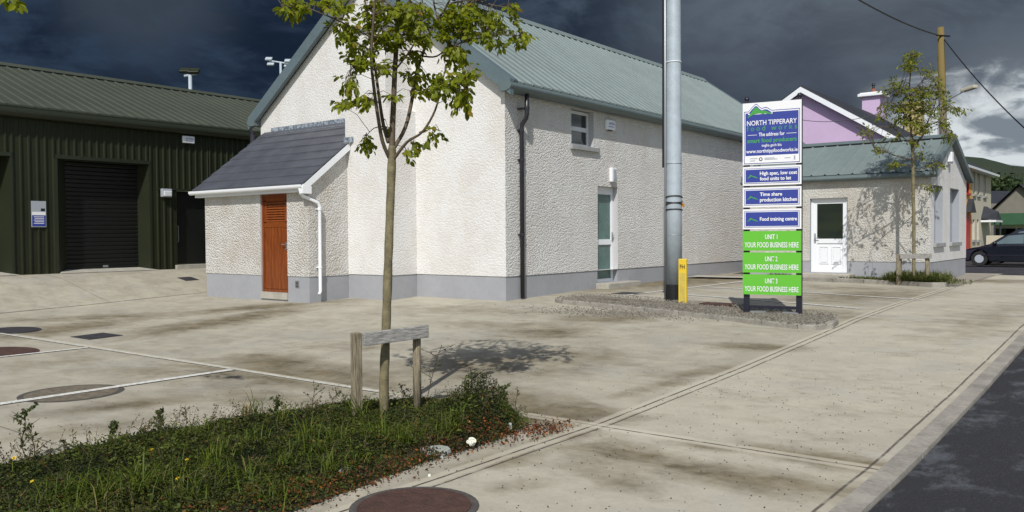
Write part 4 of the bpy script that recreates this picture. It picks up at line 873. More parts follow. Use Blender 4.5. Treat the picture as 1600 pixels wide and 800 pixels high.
# yellow hydrant marker
hm = G(1066, 478); fx = np.array([math.cos(R(10)), math.sin(R(10)), 0]); fy = np.array([-math.sin(R(10)), math.cos(R(10)), 0]); hz = gz(hm[0], hm[1])
hp = empty('hydrant_marker', (hm[0], hm[1], hz), 'yellow fire hydrant marker post lettered FH beside the lighting column', 'marker post')
q = MB(); o0 = np.array([hm[0], hm[1], hz]) - fx * .075 - np.array([0, 0, .05])
q.fbox(o0, fx * .155, fy * .07, (0, 0, .92)); q.build('post', m_yellow, hp, bevel=.012)
q = MB(); q.fbox(o0 + fx * .03 - fy * .004 + np.array([0, 0, .14]), fx * .098, fy * .003, (0, 0, .52)); q.build('plate', mat('dull_yellow', (.55, .42, .08), .6, var=.15, vscale=10), hp)
text('FH', o0 - fy * .0045, fx, (0, 0, 1), .032, .124, .735, .82, m_black, hp, bold=.01)

# ------------------------------------------------------------------ sign board
SA = PD(1160.5, 400, 13.72); SB = PD(1252, 400, 13.30); SA = np.array([SA[0], SA[1], 0]); SB = np.array([SB[0], SB[1], 0])
sW = np.linalg.norm(SB - SA); sd = (SB - SA) / sW; sn = np.array([sd[1], -sd[0], 0]); Zv = np.array([0, 0, 1.])
sg0 = gz(*((SA + SB) / 2)[:2])
sb = empty('sign_board', ((SA + SB) / 2)[:3] + Zv * sg0, 'tall roadside sign with white, blue and green panels on two dark posts', 'sign')
for s0 in (.005, sW - .085):
    q = MB(); q.fbox(SA + sd * s0 - sn * .11 + Zv * (sg0 - .1), sd * .09, sn * .07, Zv * (3.40 - sg0 + .1)); ps = q.build('post', m_navy, sb, bevel=.006)
    c_ = SA + sd * (s0 + .045) - sn * .075; q = MB(); q.tube([c_ + Zv * 3.38, c_ + Zv * 3.44], .022, 8); q.ball(c_ + Zv * 3.465, .042, 10); q.build('finial', m_navy, ps, smooth=True)
q = MB(); q.fbox(SA + sd * .09 - sn * .10 + Zv * .075, sd * (sW - .17), sn * .05, Zv * .045); q.build('cross_bar', m_navy, sb)
for s0 in (.12, .62): q = MB(); q.fbox(SA + sd * s0 - sn * .14 + Zv * (sg0 + .0), sd * .24, sn * .14, Zv * .10); q.build('foot_plate', m_steel, sb)
PT = SA.copy()
def panel(z0, z1, m, name='panel', label=None):
    q = MB(); q.fbox(SA - sn * .03 + Zv * z0, sd * sW, sn * .03, Zv * (z1 - z0)); p = q.build(name, m, sb)
    if label: p['label'] = label
    return p
def face(p, pts, m, name, d=.001, th=.0015):   # flat shape on the panel's face, pts in panel coordinates
    q = MB(); q.prism([SA + sd * (a * sW) + Zv * b + sn * d for a, b in pts], sn * th); return q.build(name, m, p)
def rect(p, a0, a1, b0, b1, m, name, d=.001): return face(p, [(a0, b0), (a1, b0), (a1, b1), (a0, b1)], m, name, d)
def stext(s, p, a0, a1, b0, b1, m, bold=0.0, spacing=1.0): return text(s, SA + sn * .0035, sd, Zv, a0 * sW, a1 * sW, b0, b1, m, p, bold=bold, spacing=spacing)
z0, z1 = 2.395, 3.39; H = z1 - z0; Zf = lambda f: z1 - H * f
p = panel(z0, z1, m_signw, label='large white and blue top panel reading North Tipperary food works')
rect(p, .025, .975, Zf(.985), Zf(.135), m_blue, 'outline', .0005); rect(p, .035, .965, Zf(.975), Zf(.147), m_signw, 'inner_border', .0022)
mt = [(.10, .17), (.17, .10), (.22, .055), (.25, .06), (.30, .11), (.335, .13), (.39, .115), (.43, .125), (.50, .17)]
face(p, [(.09, Zf(.18))] + [(a - .0, Zf(b - .035)) for a, b in mt] + [(.53, Zf(.18))], m_blue, 'outline', .0012)
face(p, [(.095, Zf(.19))] + [(a, Zf(b - .022)) for a, b in mt] + [(.52, Zf(.19))], m_signw, 'inner_border', .0030)
rect(p, .048, .952, Zf(.855), Zf(.165), m_blue, 'blue_field', .0026)
face(p, [(.10, Zf(.17))] + [(a, Zf(b)) for a, b in mt] + [(.50, Zf(.18))], m_blue, 'blue_field', .0042)
face(p, [(.08, Zf(.245)), (.16, Zf(.14)), (.22, Zf(.075)), (.25, Zf(.08)), (.31, Zf(.135)), (.39, Zf(.135)), (.44, Zf(.16)), (.53, Zf(.21)), (.42, Zf(.185)), (.36, Zf(.175)), (.41, Zf(.205)), (.30, Zf(.175)), (.20, Zf(.185))], m_greend, 'mountain_emblem', .006)
stext('NORTH TIPPERARY', p, .075, .925, Zf(.365), Zf(.285), m_signw, .012)
stext('food works', p, .075, .925, Zf(.455), Zf(.365), m_greend, 0, 1.5)
stext('The address for', p, .28, .72, Zf(.545), Zf(.485), m_signw, .015)
rect(p, .09, .25, Zf(.525), Zf(.518), m_signw, 'rule', .0045); rect(p, .75, .92, Zf(.525), Zf(.518), m_signw, 'rule', .0045)
stext('smart food producers', p, .08, .92, Zf(.645), Zf(.575), m_greend, .02)
stext('togha gach bia', p, .33, .67, Zf(.715), Zf(.67), m_signw, .01)
stext('www.northtippfoodworks.ie', p, .062, .938, Zf(.81), Zf(.75), m_signw, .015)
cc = [(.315 + .032 * math.cos(R(a)), Zf(.915) + .030 * math.sin(R(a))) for a in range(0, 360, 30)]; face(p, cc, m_black, 'round_logo', .0045)
cc = [(.315 + .018 * math.cos(R(a)), Zf(.915) + .017 * math.sin(R(a))) for a in range(0, 360, 30)]; face(p, cc, m_signw, 'round_logo', .0062)
for (a0, a1, f) in ((.13, .26, .895), (.13, .22, .93), (.38, .55, .895), (.38, .60, .915), (.72, .82, .905)): rect(p, a0, a1, Zf(f + .012), Zf(f), m_greyt, 'small_print', .0045)
rect(p, .875, .90, Zf(.945), Zf(.88), m_greyt, 'crest', .0045)
def blue_panel(z0, z1, lines, label):
    p = panel(z0, z1, m_signw, label=label); H = z1 - z0
    rect(p, .03, .97, z0 + .03 * 1, z1 - .03, m_blue, 'outline', .0005); rect(p, .04, .96, z0 + .038, z1 - .038, m_signw, 'inner_border', .0022); rect(p, .052, .948, z0 + .05, z1 - .05, m_blue, 'blue_field', .004)
    zc = (z0 + z1) / 2 - .015
    face(p, [(.07, zc - .035), (.11, zc + .005), (.135, zc + .038), (.15, zc + .03), (.19, zc + .012), (.22, zc + .008), (.28, zc - .03), (.2, zc - .008), (.15, zc + .012), (.12, zc - .008)], m_greend, 'mountain_emblem', .006)
    for (s, a0, a1, b0, b1) in lines: text(s, SA + sn * .0058, sd, Zv, a0 * sW, a1 * sW, z0 + H * b0, z0 + H * b1, m_signw, p, bold=.025)
blue_panel(2.06, 2.365, [('High spec, low cost', .30, .93, .54, .73), ('food units to let', .30, .83, .26, .45)], 'blue panel reading High spec, low cost food units to let')
blue_panel(1.71, 2.03, [('Time share', .30, .68, .56, .74), ('production kitchen', .30, .93, .28, .47)], 'blue panel reading Time share production kitchen')
blue_panel(1.355, 1.68, [('Food training centre', .30, .93, .42, .60)], 'blue panel reading Food training centre')
for (z0, z1, nme) in ((1.01, 1.325, '1'), (.655, .98, '2'), (.30, .625, '3')):
    p = panel(z0, z1, m_greenp, label='bright green panel reading Unit %s your food business here' % nme)
    stext('UNIT ' + nme, p, .39, .60, z0 + .185, z0 + .265, m_signw, .012); stext('YOUR FOOD BUSINESS HERE', p, .035, .955, z0 + .052, z0 + .138, m_signw, .012)

# ------------------------------------------------------------------ houses behind
def simple_roof(mb, a, b, c_, d): mb.add([a, b, c_, d], [(0, 1, 2, 3)])
YP = 34.2
ph = empty('pink_house', (-11.6, YP + 4, 0), 'lilac pink rendered house with white bargeboards and a pink chimney', 'house')
ap = PY(1255, 138, YP); rr_ = PY(1408, 218, YP); sl2 = (ap[2] - rr_[2]) / (rr_[0] - ap[0]); AX, AZ = ap[0], ap[2]; hw = 3.8
re_ = PX(1371, 181, AX); YPE = re_[1]
q = MB(); q.prism([(AX - hw, YP, -.3), (AX + hw, YP, -.3), (AX + hw, YP, AZ - .14 - hw * sl2), (AX, YP, AZ - .14), (AX - hw, YP, AZ - .14 - hw * sl2)][::1], (0, YPE - YP - .3, 0)); q.build('wall', m_pink, ph)
q = MB(); he = hw + .3
for s in (1, -1):
    q.add([(AX, YP - .28, AZ + .10), (AX + s * he, YP - .28, AZ + .10 - he * sl2), (AX + s * he, YPE, AZ + .10 - he * sl2), (AX, YPE, AZ + .10), (AX, YP - .28, AZ + .0), (AX + s * he, YP - .28, AZ - he * sl2), (AX + s * he, YPE, AZ - he * sl2), (AX, YPE, AZ)],
          [(0, 1, 2, 3), (4, 7, 6, 5), (0, 4, 5, 1), (3, 2, 6, 7), (1, 5, 6, 2)])
pr_ = q.build('roof', m_darkroof, ph)
q = MB()
for s in (1, -1): q.prism([(AX, YP - .33, AZ - .20), (AX + s * he, YP - .33, AZ - .20 - he * sl2), (AX + s * he, YP - .33, AZ + .02 - he * sl2), (AX, YP - .33, AZ + .02)], (0, .05, 0))
q.build('bargeboard', m_white, pr_)
yc = YPE - .75
q = MB(); cxp = PX(1347.5, 175, AX + .0); zc1 = PX(1360, 150, AX)[2]; q.box((AX - .42, yc - .45, AZ - .6), (AX + .42, yc + .45, zc1)); ch = q.build('chimney', m_pink, pr_)
q = MB(); q.box((AX - .60, yc - .62, zc1), (AX + .60, yc + .62, zc1 + .14)); q.box((AX - .52, yc - .55, zc1 + .14), (AX + .52, yc + .55, zc1 + .2)); q.build('chimney_cap', m_white, ch, bevel=.02)
q = MB(); q.tube([(AX + .0, yc, zc1 + .2), (AX + .0, yc, zc1 + .42)], [.13, .11], 10); q.build('chimney_pot', mat('terracotta', (.25, .09, .05), .8), ch)
q = MB(); q.tube([(AX, yc, zc1 + .42), (AX, yc, zc1 + .60)], [.07, .05], 8); q.ball((AX, yc, zc1 + .62), .09, 8); q.build('cowl', m_black, ch)
# house with yellow chimney farther back
YY = 47.0; cL = PY(1417, 165, YY); cRr = PY(1441, 165, YY); cz = PY(1429, 163, YY)[2]
yh = empty('grey_house', ((cL[0] + cRr[0]) / 2, YY + 3, 0), 'house behind the small tree with only its yellow chimney and dark roof showing', 'house')
q = MB(); q.box((cL[0] - 4.5, YY - .6, -.3), (cRr[0] - .0, YY + 6, 4.6)); q.build('wall', m_ycream, yh)
q = MB(); mx_ = (cL[0] + cRr[0]) / 2 - 2; q.prism([(cL[0] - 4.8, YY - .8, 4.5), (cRr[0] + .2, YY - .8, 4.5), (mx_, YY - .8, 6.4)], (0, 7, 0)); rr2 = q.build('roof', m_darkroof, yh)
q = MB(); q.box((cL[0], YY - .3, 4.3), (cRr[0], YY + .5, cz)); q.box((cL[0] - .08, YY - .38, cz), (cRr[0] + .08, YY + .58, cz + .12)); q.build('chimney', m_ychim, rr2)

# terrace along the street beyond the side road
TX = -9.2
def house_t(y0, y1, m, label, wins, red=False, door=None):
    h = empty('terraced_house', (TX - 3, (y0 + y1) / 2, -.2), label, 'house', 'two storey terraced houses along the street')
    hs = [(a - y0, b - y0, c_, d) for a, b, c_, d in wins]; q = MB(); r_ = []
    wall_panel(q, (TX, y0, 0), (0, 1, 0), y1 - y0, -.4, 5.2, (1, 0, 0), hs, .15, r_)
    q.add([(TX - 7, y0, -.4), (TX, y0, -.4), (TX, y0, 5.2), (TX - 3.5, y0, 7.0), (TX - 7, y0, 5.2)], [(0, 1, 2, 3, 4)]); q.add([(TX - 7, y1, -.4), (TX, y1, -.4), (TX, y1, 5.2), (TX - 3.5, y1, 7.0), (TX - 7, y1, 5.2)], [(4, 3, 2, 1, 0)])
    q.build('wall', m, h); [x_.build('opening_reveal', m_redp if red else m, h) for x_ in r_]
    for (a, b, c_, d) in wins:
        q = MB(); frame_rect(q, (TX - .15, 0, 0), (0, 1, 0), a, b, c_, d, .045, .05, (1, 0, 0)); f = q.build('window', m_redp if red else m_white, h)
        q = MB(); q.box((TX - .15, a + .05, c_ + .05), (TX - .13, b - .05, d - .05)); q.build('pane', m_glass, f)
        q = MB(); q.box((TX - .14, a - .1, c_ - .12), (TX + .1, b + .1, c_)); q.build('sill', m_redp if red else m_sill, f)
    q = MB(); q.add([(TX + .45, y0, 5.10), (TX + .45, y1 + (.35 if y1 > 60 else 0), 5.10), (TX - 3.5, y1 + (.35 if y1 > 60 else 0), 7.15), (TX - 3.5, y0, 7.15), (TX + .45, y0, 5.0), (TX + .45, y1 + (.35 if y1 > 60 else 0), 5.0)], [(0, 1, 2, 3), (4, 5, 1, 0)])
    q.add([(TX - 7.4, y0, 5.10), (TX - 7.4, y1, 5.10), (TX - 3.5, y1, 7.15), (TX - 3.5, y0, 7.15)], [(3, 2, 1, 0)]); rf = q.build('roof', m_darkroof, h)
    q = MB(); q.box((TX + .0, y0 + .001, 4.93), (TX + .50, y1 - .001, 5.06)); q.build('gutter', m_whited, rf)
    return h
yA = PX(1519, 300, TX)[1]; yB = PX(1548.5, 300, TX)[1]; yS = 50.5
w_ = lambda u0, u1, v0, v1: (PX(u0, 300, TX)[1], PX(u1, 300, TX)[1], PX((u0 + u1) / 2, v1, TX)[2], PX((u0 + u1) / 2, v0, TX)[2])
hA = house_t(yS, yA, m_orange, 'orange rendered terraced house with red windows beside the white gable', [w_(1510, 1514, 265, 302)], True)
q = MB(); yy0, yy1 = PX(1509.5, 300, TX)[1], PX(1515.5, 300, TX)[1]; q.box((TX + .002, yy0, -.2), (TX + .05, yy1, 2.35)); q.build('door', m_redp, hA)
q = MB(); q.prism([(TX + .3, yy0 - .3, 2.45), (TX + .3, yy1 + .3, 2.45), (TX + .3, (yy0 + yy1) / 2, 3.25)], (-.3, 0, 0)); pc = q.build('porch_hood', m_darkroof, hA)
hB = house_t(yA, yB, m_ycream, 'cream rendered terraced house with narrow windows and slate porch hood', [w_(1520, 1524, 268, 304), w_(1527, 1531, 269, 305), w_(1536.5, 1540.5, 272, 307), w_(1520, 1523.5, 343, 375), w_(1527, 1530, 343, 375)])
yq = PX(1538, 300, TX)[1]
q = MB(); q.add([(TX, yq - 1.2, 2.15), (TX + .8, yq - 1.2, 2.05), (TX + .8, yq + 1.4, 2.05), (TX, yq + 1.4, 2.95), (TX, yq - .2, 2.95), (TX + .8, yq + .1, 2.6)], [(0, 1, 5, 4), (4, 5, 2, 3), (1, 2, 5), (0, 3, 2, 1)]); pc = q.build('porch_hood', m_darkroof, hB)
q = MB(); q.box((TX + .002, yq - 1.25, 1.92), (TX + .84, yq + 1.45, 2.045)); q.build('fascia', m_white, pc)
q = MB(); q.box((TX + .7, yq - 1.15, -.3), (TX + .78, yq - 1.05, 1.92)); q.build('porch_post', m_darkroof, hB); q = MB(); q.box((TX + .7, yq + 1.25, -.3), (TX + .78, yq + 1.35, 1.92)); q.build('porch_post', m_darkroof, hB)
# far bungalow and the shop with a green canopy
YB2 = 84.0
bg_ = empty('bungalow', (PY(1590, 340, YB2)[0], YB2, -.3), 'grey bungalow with dark roof and front gable beyond the green canopy', 'house')
P5 = lambda u, v, y=YB2: PY(u, v, y)
q = MB(); a = P5(1540, 345); b = P5(1640, 345); q.box((a[0], YB2, -.8), (b[0], YB2 + 9, P5(1560, 318)[2])); 
ga, gb, gc = P5(1552, 332), P5(1596, 291), P5(1640, 332); q.prism([(ga[0], YB2 - 1.2, -.8), (gc[0], YB2 - 1.2, -.8), (gc[0], YB2 - 1.2, ga[2]), (gb[0], YB2 - 1.2, gb[2]), (ga[0], YB2 - 1.2, ga[2])], (0, 1.19, 0)); q.build('wall', mat('drab_render', (.20, .185, .155), .9, var=.1), bg_)
q = MB(); a, b = P5(1536, 334), P5(1650, 334); c1, d1 = P5(1544, 298, YB2 + 5), P5(1650, 300, YB2 + 5)
q.add([(a[0], YB2 - .4, a[2] - .2), (b[0], YB2 - .4, a[2] - .2), (b[0], YB2 + 5, d1[2]), (a[0] - .5, YB2 + 5, c1[2]), (b[0], YB2 + 10, a[2]), (a[0], YB2 + 10, a[2])], [(0, 1, 2, 3), (3, 2, 4, 5)])
q.add([(ga[0] - .5, YB2 - 1.7, ga[2] - .35), (gb[0], YB2 - 1.7, gb[2] + .15), (gb[0], YB2 + 5, gb[2] + .15), (ga[0] - .5, YB2 + 5, ga[2] - .35), (gc[0] + .5, YB2 - 1.7, gc[2] - .35), (gc[0] + .5, YB2 + 5, gc[2] - .35)], [(0, 1, 2, 3), (1, 4, 5, 2)])
q.build('roof', m_darkroof, bg_)
q = MB(); e1 = P5(1590, 285); q.box((P5(1590, 290)[0], YB2 + 4, 4), (P5(1604, 290)[0], YB2 + 5, e1[2])); q.build('chimney', m_ychim, bg_)
YS2 = 70.0; sh_ = empty('shop', (P5(1590, 360, YS2)[0], YS2 + 3, -.3), 'low shop with white front under a long dark green canopy', 'shop')
q = MB(); q.box((P5(1553, 360, YS2)[0], YS2, -.6), (P5(1660, 360, YS2)[0], YS2 + 5, P5(1580, 350, YS2)[2])); q.build('wall', mat('shop_white', (.62, .66, .70), .7), sh_)
q = MB(); q.box((P5(1547, 360, YS2)[0], YS2 - 1.5, P5(1580, 351, YS2 - 1.5)[2]), (P5(1665, 360, YS2)[0], YS2 + 5.2, P5(1580, 333, YS2 - 1.5)[2])); q.build('canopy', m_green_far, sh_)
q = MB(); [q.box((P5(u, 360, YS2)[0], YS2 - .06, 0), (P5(u, 360, YS2)[0] + wv_, YS2 - .002, P5(1580, 357, YS2)[2])) for u, wv_ in ((1556, 1.2), (1572, .6), (1590, 1.4))]; q.build('shop_window', m_glass, sh_)
lw = MB(); a, b = P5(1541, 368, 60), P5(1650, 368, 60); lw.box((a[0], 60, -.5), (b[0], 60.25, a[2])); tag(lw.build('garden_wall', m_ycream), 'low cream garden wall across the street behind the parked cars', 'wall')

# far trees and hedges at the foot of the hill
m_farleaf = leafmat('far_foliage', (.010, .022, .008), (.032, .055, .014), None, .1, .8)
def leaf_quads(C, size, flat=.5):
    n = len(C); d = rng.normal(size=(n, 3)); d /= np.linalg.norm(d, axis=1)[:, None]; e = rng.normal(size=(n, 3)); e -= d * (e * d).sum(1)[:, None]; e /= np.linalg.norm(e, axis=1)[:, None]
    s = size * rng.uniform(.6, 1.3, n)[:, None]
    V = np.stack([C - d * s, C + e * s * flat, C + d * s, C - e * s * flat], 1).reshape(-1, 3); return V, np.arange(4 * n).reshape(-1, 4)
ft = [(1556, 298, 120, 3.0), (1566, 297, 118, 2.4), (1579, 299, 125, 2.6), (1592, 300, 122, 2.6)]
for i, (u, v, dep, rad) in enumerate(ft):
    c_ = PD(u, v + 6, dep); zb = -1.2; tr_ = empty('distant_tree', (c_[0], c_[1], zb), ['rounded dark tree left of the far bungalow roof', 'small dark tree second from the left on the far field edge', 'dark tree above the middle of the far bungalow roof', 'dark tree at the far right beyond the bungalow'][i], 'tree', 'dark trees beyond the bungalow')
    C = rng.normal(size=(700, 3)) * np.array([rad * .5, rad * .5, rad * .42]) + c_; V, Q = leaf_quads(C, .35)
    fast_mesh('crown', V, Q, m_farleaf, tr_, tint={'tint': np.repeat(rng.random(700), 4)})
    q = MB(); q.tube([(c_[0], c_[1], zb), (c_[0], c_[1], c_[2])], [.25, .12], 6); q.build('trunk', m_barkd, tr_)

# ------------------------------------------------------------------ telegraph pole and wires
tp = PD(1475, 300, 31.0); TXp, TYp = tp[0], tp[1]; ttop = PD(1469.5, 42, 31.0)[2]
te = empty('telegraph_pole', (TXp, TYp, gz(TXp, TYp)), 'tall wooden utility pole, mossy ochre at the top, behind the low unit', 'utility pole')
t0_ = PD(1474, 213, 31.0); t1_ = PD(1469.5, 43, 31.0)
slope = (t1_ - t0_) / (t1_[2] - t0_[2]); bz = gz(TXp, TYp); b0_ = t0_ + slope * (bz - t0_[2])
q = MB(); q.tube([b0_, t0_, t1_], [.15, .135, .115], 14); q.build('pole', m_telepole, te, smooth=True)
q = MB(); a = PD(1463, 55, 30.8); b = PD(1484, 56.5, 31.0); q.tube([a, b], .03, 6); q.build('wire_bracket', m_black, te)
q = MB(); a = PD(1475.5, 160, 30.95); b = PD(1492, 150, 30.4); c_ = PD(1506, 143, 30.0); q.tube([a, b, c_], .025, 8); la = q.build('lamp_arm', m_galv, te)
c_ = PD(1514, 139, 29.9); e = PD(1525, 136, 29.6) - PD(1503, 143, 30.1); u_ = np.array([0, 0, 1.]); sdv = np.cross(e, u_); sdv = sdv / np.linalg.norm(sdv) * .22
q = MB(); q.fbox(c_ - e / 2 - sdv / 2 - u_ * .05, e, sdv, u_ * .13); q.build('lamp_head', m_ycream, la, bevel=.03)
q = MB(); q.tube([PD(1470, 160, 30.8), PD(1466, 200, 30.8), PD(1466, 225, 30.8)], .02, 6); q.build('cable', m_steel, te)
def wire(a, b, sag, r, name, label, group=None):
    P = [a + (b - a) * t - np.array([0, 0, sag * 4 * t * (1 - t)]) for t in np.linspace(0, 1, 24)]
    q = MB(); q.tube(P, r, 6); return tag(q.build(name, m_black), label, 'wire', group)
wire(PD(1342, 0, 22.0), PD(1470, 56, 31), .10, .022, 'overhead_wire', 'thick black overhead wire rising from the wooden pole to the upper left')
wire(PD(1474, 60, 31), PD(1625, 222, 24), .18, .020, 'overhead_wire', 'black overhead wire dropping from the wooden pole to the right edge')
wire(PD(1473, 128, 31), PD(1250, 187, 32), .55, .012, 'overhead_wire', 'thin service wire crossing in front of the pink gable')

# ------------------------------------------------------------------ parked cars
def make_car(name, label, ox, oy, hgt, length, mpv=False, flip=1):
    z0 = gz(ox, oy); c = empty(name, (ox, oy, z0), label, 'car', 'dark cars parked beyond the side street')
    Wd = .86; k = hgt / 1.43
    # profile stations along the length (front at x=0)
    lower = [(0, .34), (.02, .55), (.10, .68), (.55, .80), (1.15, .90), (2.3, .94), (3.5, .96), (3.95, .95), (4.28, .86), (4.34, .62), (4.32, .34)]
    lower = [(x * length / 4.34, z * k) for x, z in lower]
    q = MB(); n = 0; rows = []
    def hw(x): t = x / length; return Wd * (1 - .16 * (1 - min(1, t / .12)) ** 2 - .12 * (1 - min(1, (1 - t) / .10)) ** 2)
    pts = []
    wheels = [.80 * length / 4.34, 3.38 * length / 4.34]; Rw = .36
    bot = [(0.02, .22)]
    for wx in wheels:
        bot += [(wx - Rw - .01, .20)] + [(wx - Rw * math.cos(R(a)), .20 + (Rw + .05) * math.sin(R(a)) * 1.25) for a in range(20, 170, 20)] + [(wx + Rw + .01, .20)]
    bot += [(length - .03, .24)]
    outline = bot + lower[::-1]
    L3 = [(ox + x, oy - hw(x), z0 + z) for x, z in outline]; R3 = [(ox + x, oy + hw(x), z0 + z) for x, z in outline]; n = len(outline)
    # shoulder: the top edge is drawn in, so the flank has a break
    q.add(L3 + R3, [tuple(range(n)), tuple(range(2 * n - 1, n - 1, -1))] + [(i, n + i, n + (i + 1) % n, (i + 1) % n) for i in range(n)])
    body = q.build('body', m_car, c, bevel=.05)
    gh = [(1.12, .90), (1.78, 1.36), (2.10, 1.42), (2.9, 1.43), (3.45, 1.36), (4.02, .95)] if not mpv else [(.85, .90), (1.65, 1.38), (2.0, 1.44), (3.4, 1.43), (3.9, 1.35), (4.2, .95)]
    gh = [(x * length / 4.34, z * k) for x, z in gh]
    def ghw(z): return .80 - (z / k - .9) * .36
    q = MB(); n = len(gh); Lq = [(ox + x, oy - ghw(z), z0 + z) for x, z in gh]; Rq = [(ox + x, oy + ghw(z), z0 + z) for x, z in gh]
    q.add(Lq + Rq, [tuple(range(n)), tuple(range(2 * n - 1, n - 1, -1))] + [(i, n + i, n + i + 1, i + 1) for i in range(n - 1)]); q.build('cabin', m_car, c, bevel=.03)
    def side(poly, nm, sgn):
        q = MB(); q.add([(ox + x * length / 4.34, oy + sgn * (ghw(z * k) + .006), z0 + z * k) for x, z in poly], [tuple(range(len(poly)))]); return q.build(nm, m_carglass, c)
    for sgn in (-1, 1):
        if mpv: side([(1.25, .97), (1.75, 1.31), (2.3, 1.36), (2.3, .98)], 'side_window', sgn); side([(2.38, .98), (2.38, 1.36), (3.2, 1.36), (3.2, .99)], 'side_window', sgn); side([(3.28, .99), (3.28, 1.35), (3.8, 1.29), (4.0, 1.0)], 'side_window', sgn)
        else: side([(1.36, .96), (1.85, 1.31), (2.42, 1.36), (2.42, .98)], 'side_window', sgn); side([(2.50, .98), (2.50, 1.36), (3.05, 1.34), (3.42, 1.24), (3.48, .99)], 'side_window', sgn)
    q = MB(); a, b = gh[0], gh[1]; t0, t1 = .08, .92
    f_ = lambda t: (a[0] + (b[0] - a[0]) * t - .012, a[1] + (b[1] - a[1]) * t + .012)
    (xa, za), (xb, zb) = f_(t0), f_(t1); q.add([(ox + xa, oy - ghw(za) * .93, z0 + za), (ox + xa, oy + ghw(za) * .93, z0 + za), (ox + xb, oy + ghw(zb) * .93, z0 + zb), (ox + xb, oy - ghw(zb) * .93, z0 + zb)], [(0, 1, 2, 3)]); q.build('windscreen', m_carglass, c)
    for wx in wheels:
        for sgn in (-1, 1):
            yw = oy + sgn * (Wd - .12); q = MB(); q.tube([(ox + wx, yw - .10, z0 + .32), (ox + wx, yw + .10, z0 + .32)], .32, 24); wh = q.build('wheel', m_tyre, c, bevel=.02)
            ys = yw + sgn * .105; q = MB(); q.tube([(ox + wx, ys - .006, z0 + .32), (ox + wx, ys + .006, z0 + .32)], .175, 20)
            q.build('rim', m_greyt, wh)
    for sgn in (-1, 1):
        q = MB(); q.ball((ox + 1.38 * length / 4.34, oy + sgn * (Wd + .06), z0 + 1.0 * k), .10, 8, .7); q.build('mirror', m_car, c, smooth=True)
        q = MB(); q.box((ox + .02, oy + sgn * .62 - .14, z0 + .58), (ox + .10, oy + sgn * .62 + .14, z0 + .70)); q.build('headlight', m_white, c, bevel=.02)
        q = MB(); q.box((ox + .9, oy + sgn * (Wd + .002) - .008, z0 + .46), (ox + 3.2, oy + sgn * (Wd + .002) + .008, z0 + .50)); q.build('trim_strip', m_navy, c)
        for hx in (2.25, 3.2): q = MB(); q.box((ox + hx, oy + sgn * (Wd + .01) - .012, z0 + .80), (ox + hx + .16, oy + sgn * (Wd + .01) + .012, z0 + .83)); q.build('door_handle', m_car, c)
    return c
YC = 42.0; xc0 = PY(1503, 400, YC)[0]
make_car('parked_car', 'dark navy hatchback nearest the street corner, side on behind the white gable', xc0, YC, 1.43, 4.4)
make_car('parked_car', 'taller dark car parked just behind the navy hatchback', PY(1528, 400, 45.5)[0], 45.2, 1.66, 4.6, True)

# ------------------------------------------------------------------ trees
m_leaf = leafmat('sycamore_leaf', (.095, .120, .008), (.250, .285, .014), (.28, .20, .02), .5, .5)
def leaves(C, D_, N_, L, wid, fold=.25, droop=.15):
    """ovate leaves from base C along D_ with normal N_; two folded halves of two quads each"""
    n = len(C); Sd = np.cross(D_, N_); L = L[:, None]
    def P(a, s, h): return C + D_ * L * a + Sd * L * wid * s + N_ * L * (h + 0)
    c0 = P(0, 0, 0); c1 = P(.5, 0, -.04); c2 = P(1, 0, -droop)
    l1 = P(.28, .42, fold * .35); l2 = P(.66, .40, fold * .30 - droop * .5); r1 = P(.28, -.42, fold * .35); r2 = P(.66, -.40, fold * .30 - droop * .5)
    V = np.stack([c0, c1, c2, l1, l2, r1, r2], 1).reshape(-1, 3); b = np.arange(n)[:, None] * 7
    Q = np.concatenate([b + np.array([[0, 1, 4, 3]]), b + np.array([[1, 2, 2, 4]]) * 1, b + np.array([[0, 5, 6, 1]]), b + np.array([[1, 6, 6, 2]])])
    # the tip halves are triangles: build them as quads through a midpoint
    return V, b
def leaf_obj(name, groups, m, parent, wid=.62):
    C, D_, N_, L = (np.concatenate([g_[i] for g_ in groups]) for i in range(4))
    n = len(C); V, b = leaves(C, D_, N_, L, wid)
    T = np.concatenate([b + np.array([[i, j, k]]) for i, j, k in ((0, 1, 3), (1, 4, 3), (1, 2, 4), (0, 5, 1), (5, 6, 1), (1, 6, 2))])
    t = np.clip(rng.normal(.45, .25, n), 0, 1)
    return fast_mesh(name, V, T, m, parent, tint={'tint': np.repeat(t, 7)})
def unit(v): return v / (np.linalg.norm(v, axis=-1, keepdims=True) + 1e-9)
def spray(c, axis, n, L, spread):
    """a twig end with n leaflets in pairs, drooping"""
    axis = unit(np.array(axis, float)); side = unit(np.cross(axis, (0, 0, 1)) + rng.normal(size=3) * .2)
    C, D_, N_, LL = [], [], [], []
    for i in range(n):
        t = i / max(1, n - 1); s = 1 if i % 2 else -1
        p = c + axis * spread * (t - .3)
        d = unit(axis * (.5 + .6 * t) + side * s * (1 - .7 * t) + np.array([0, 0, -.45]) + rng.normal(size=3) * .28)
        nn_ = unit(np.array([0, 0, 1.]) + rng.normal(size=3) * .45 + np.array([to_sun.x, to_sun.y, 0]) * .4); nn_ = unit(nn_ - d * (nn_ @ d))
        C.append(p + rng.normal(size=3) * .008); D_.append(d); N_.append(nn_); LL.append(L * rng.uniform(.65, 1.25))
    return np.array(C), np.array(D_), np.array(N_), np.array(LL)
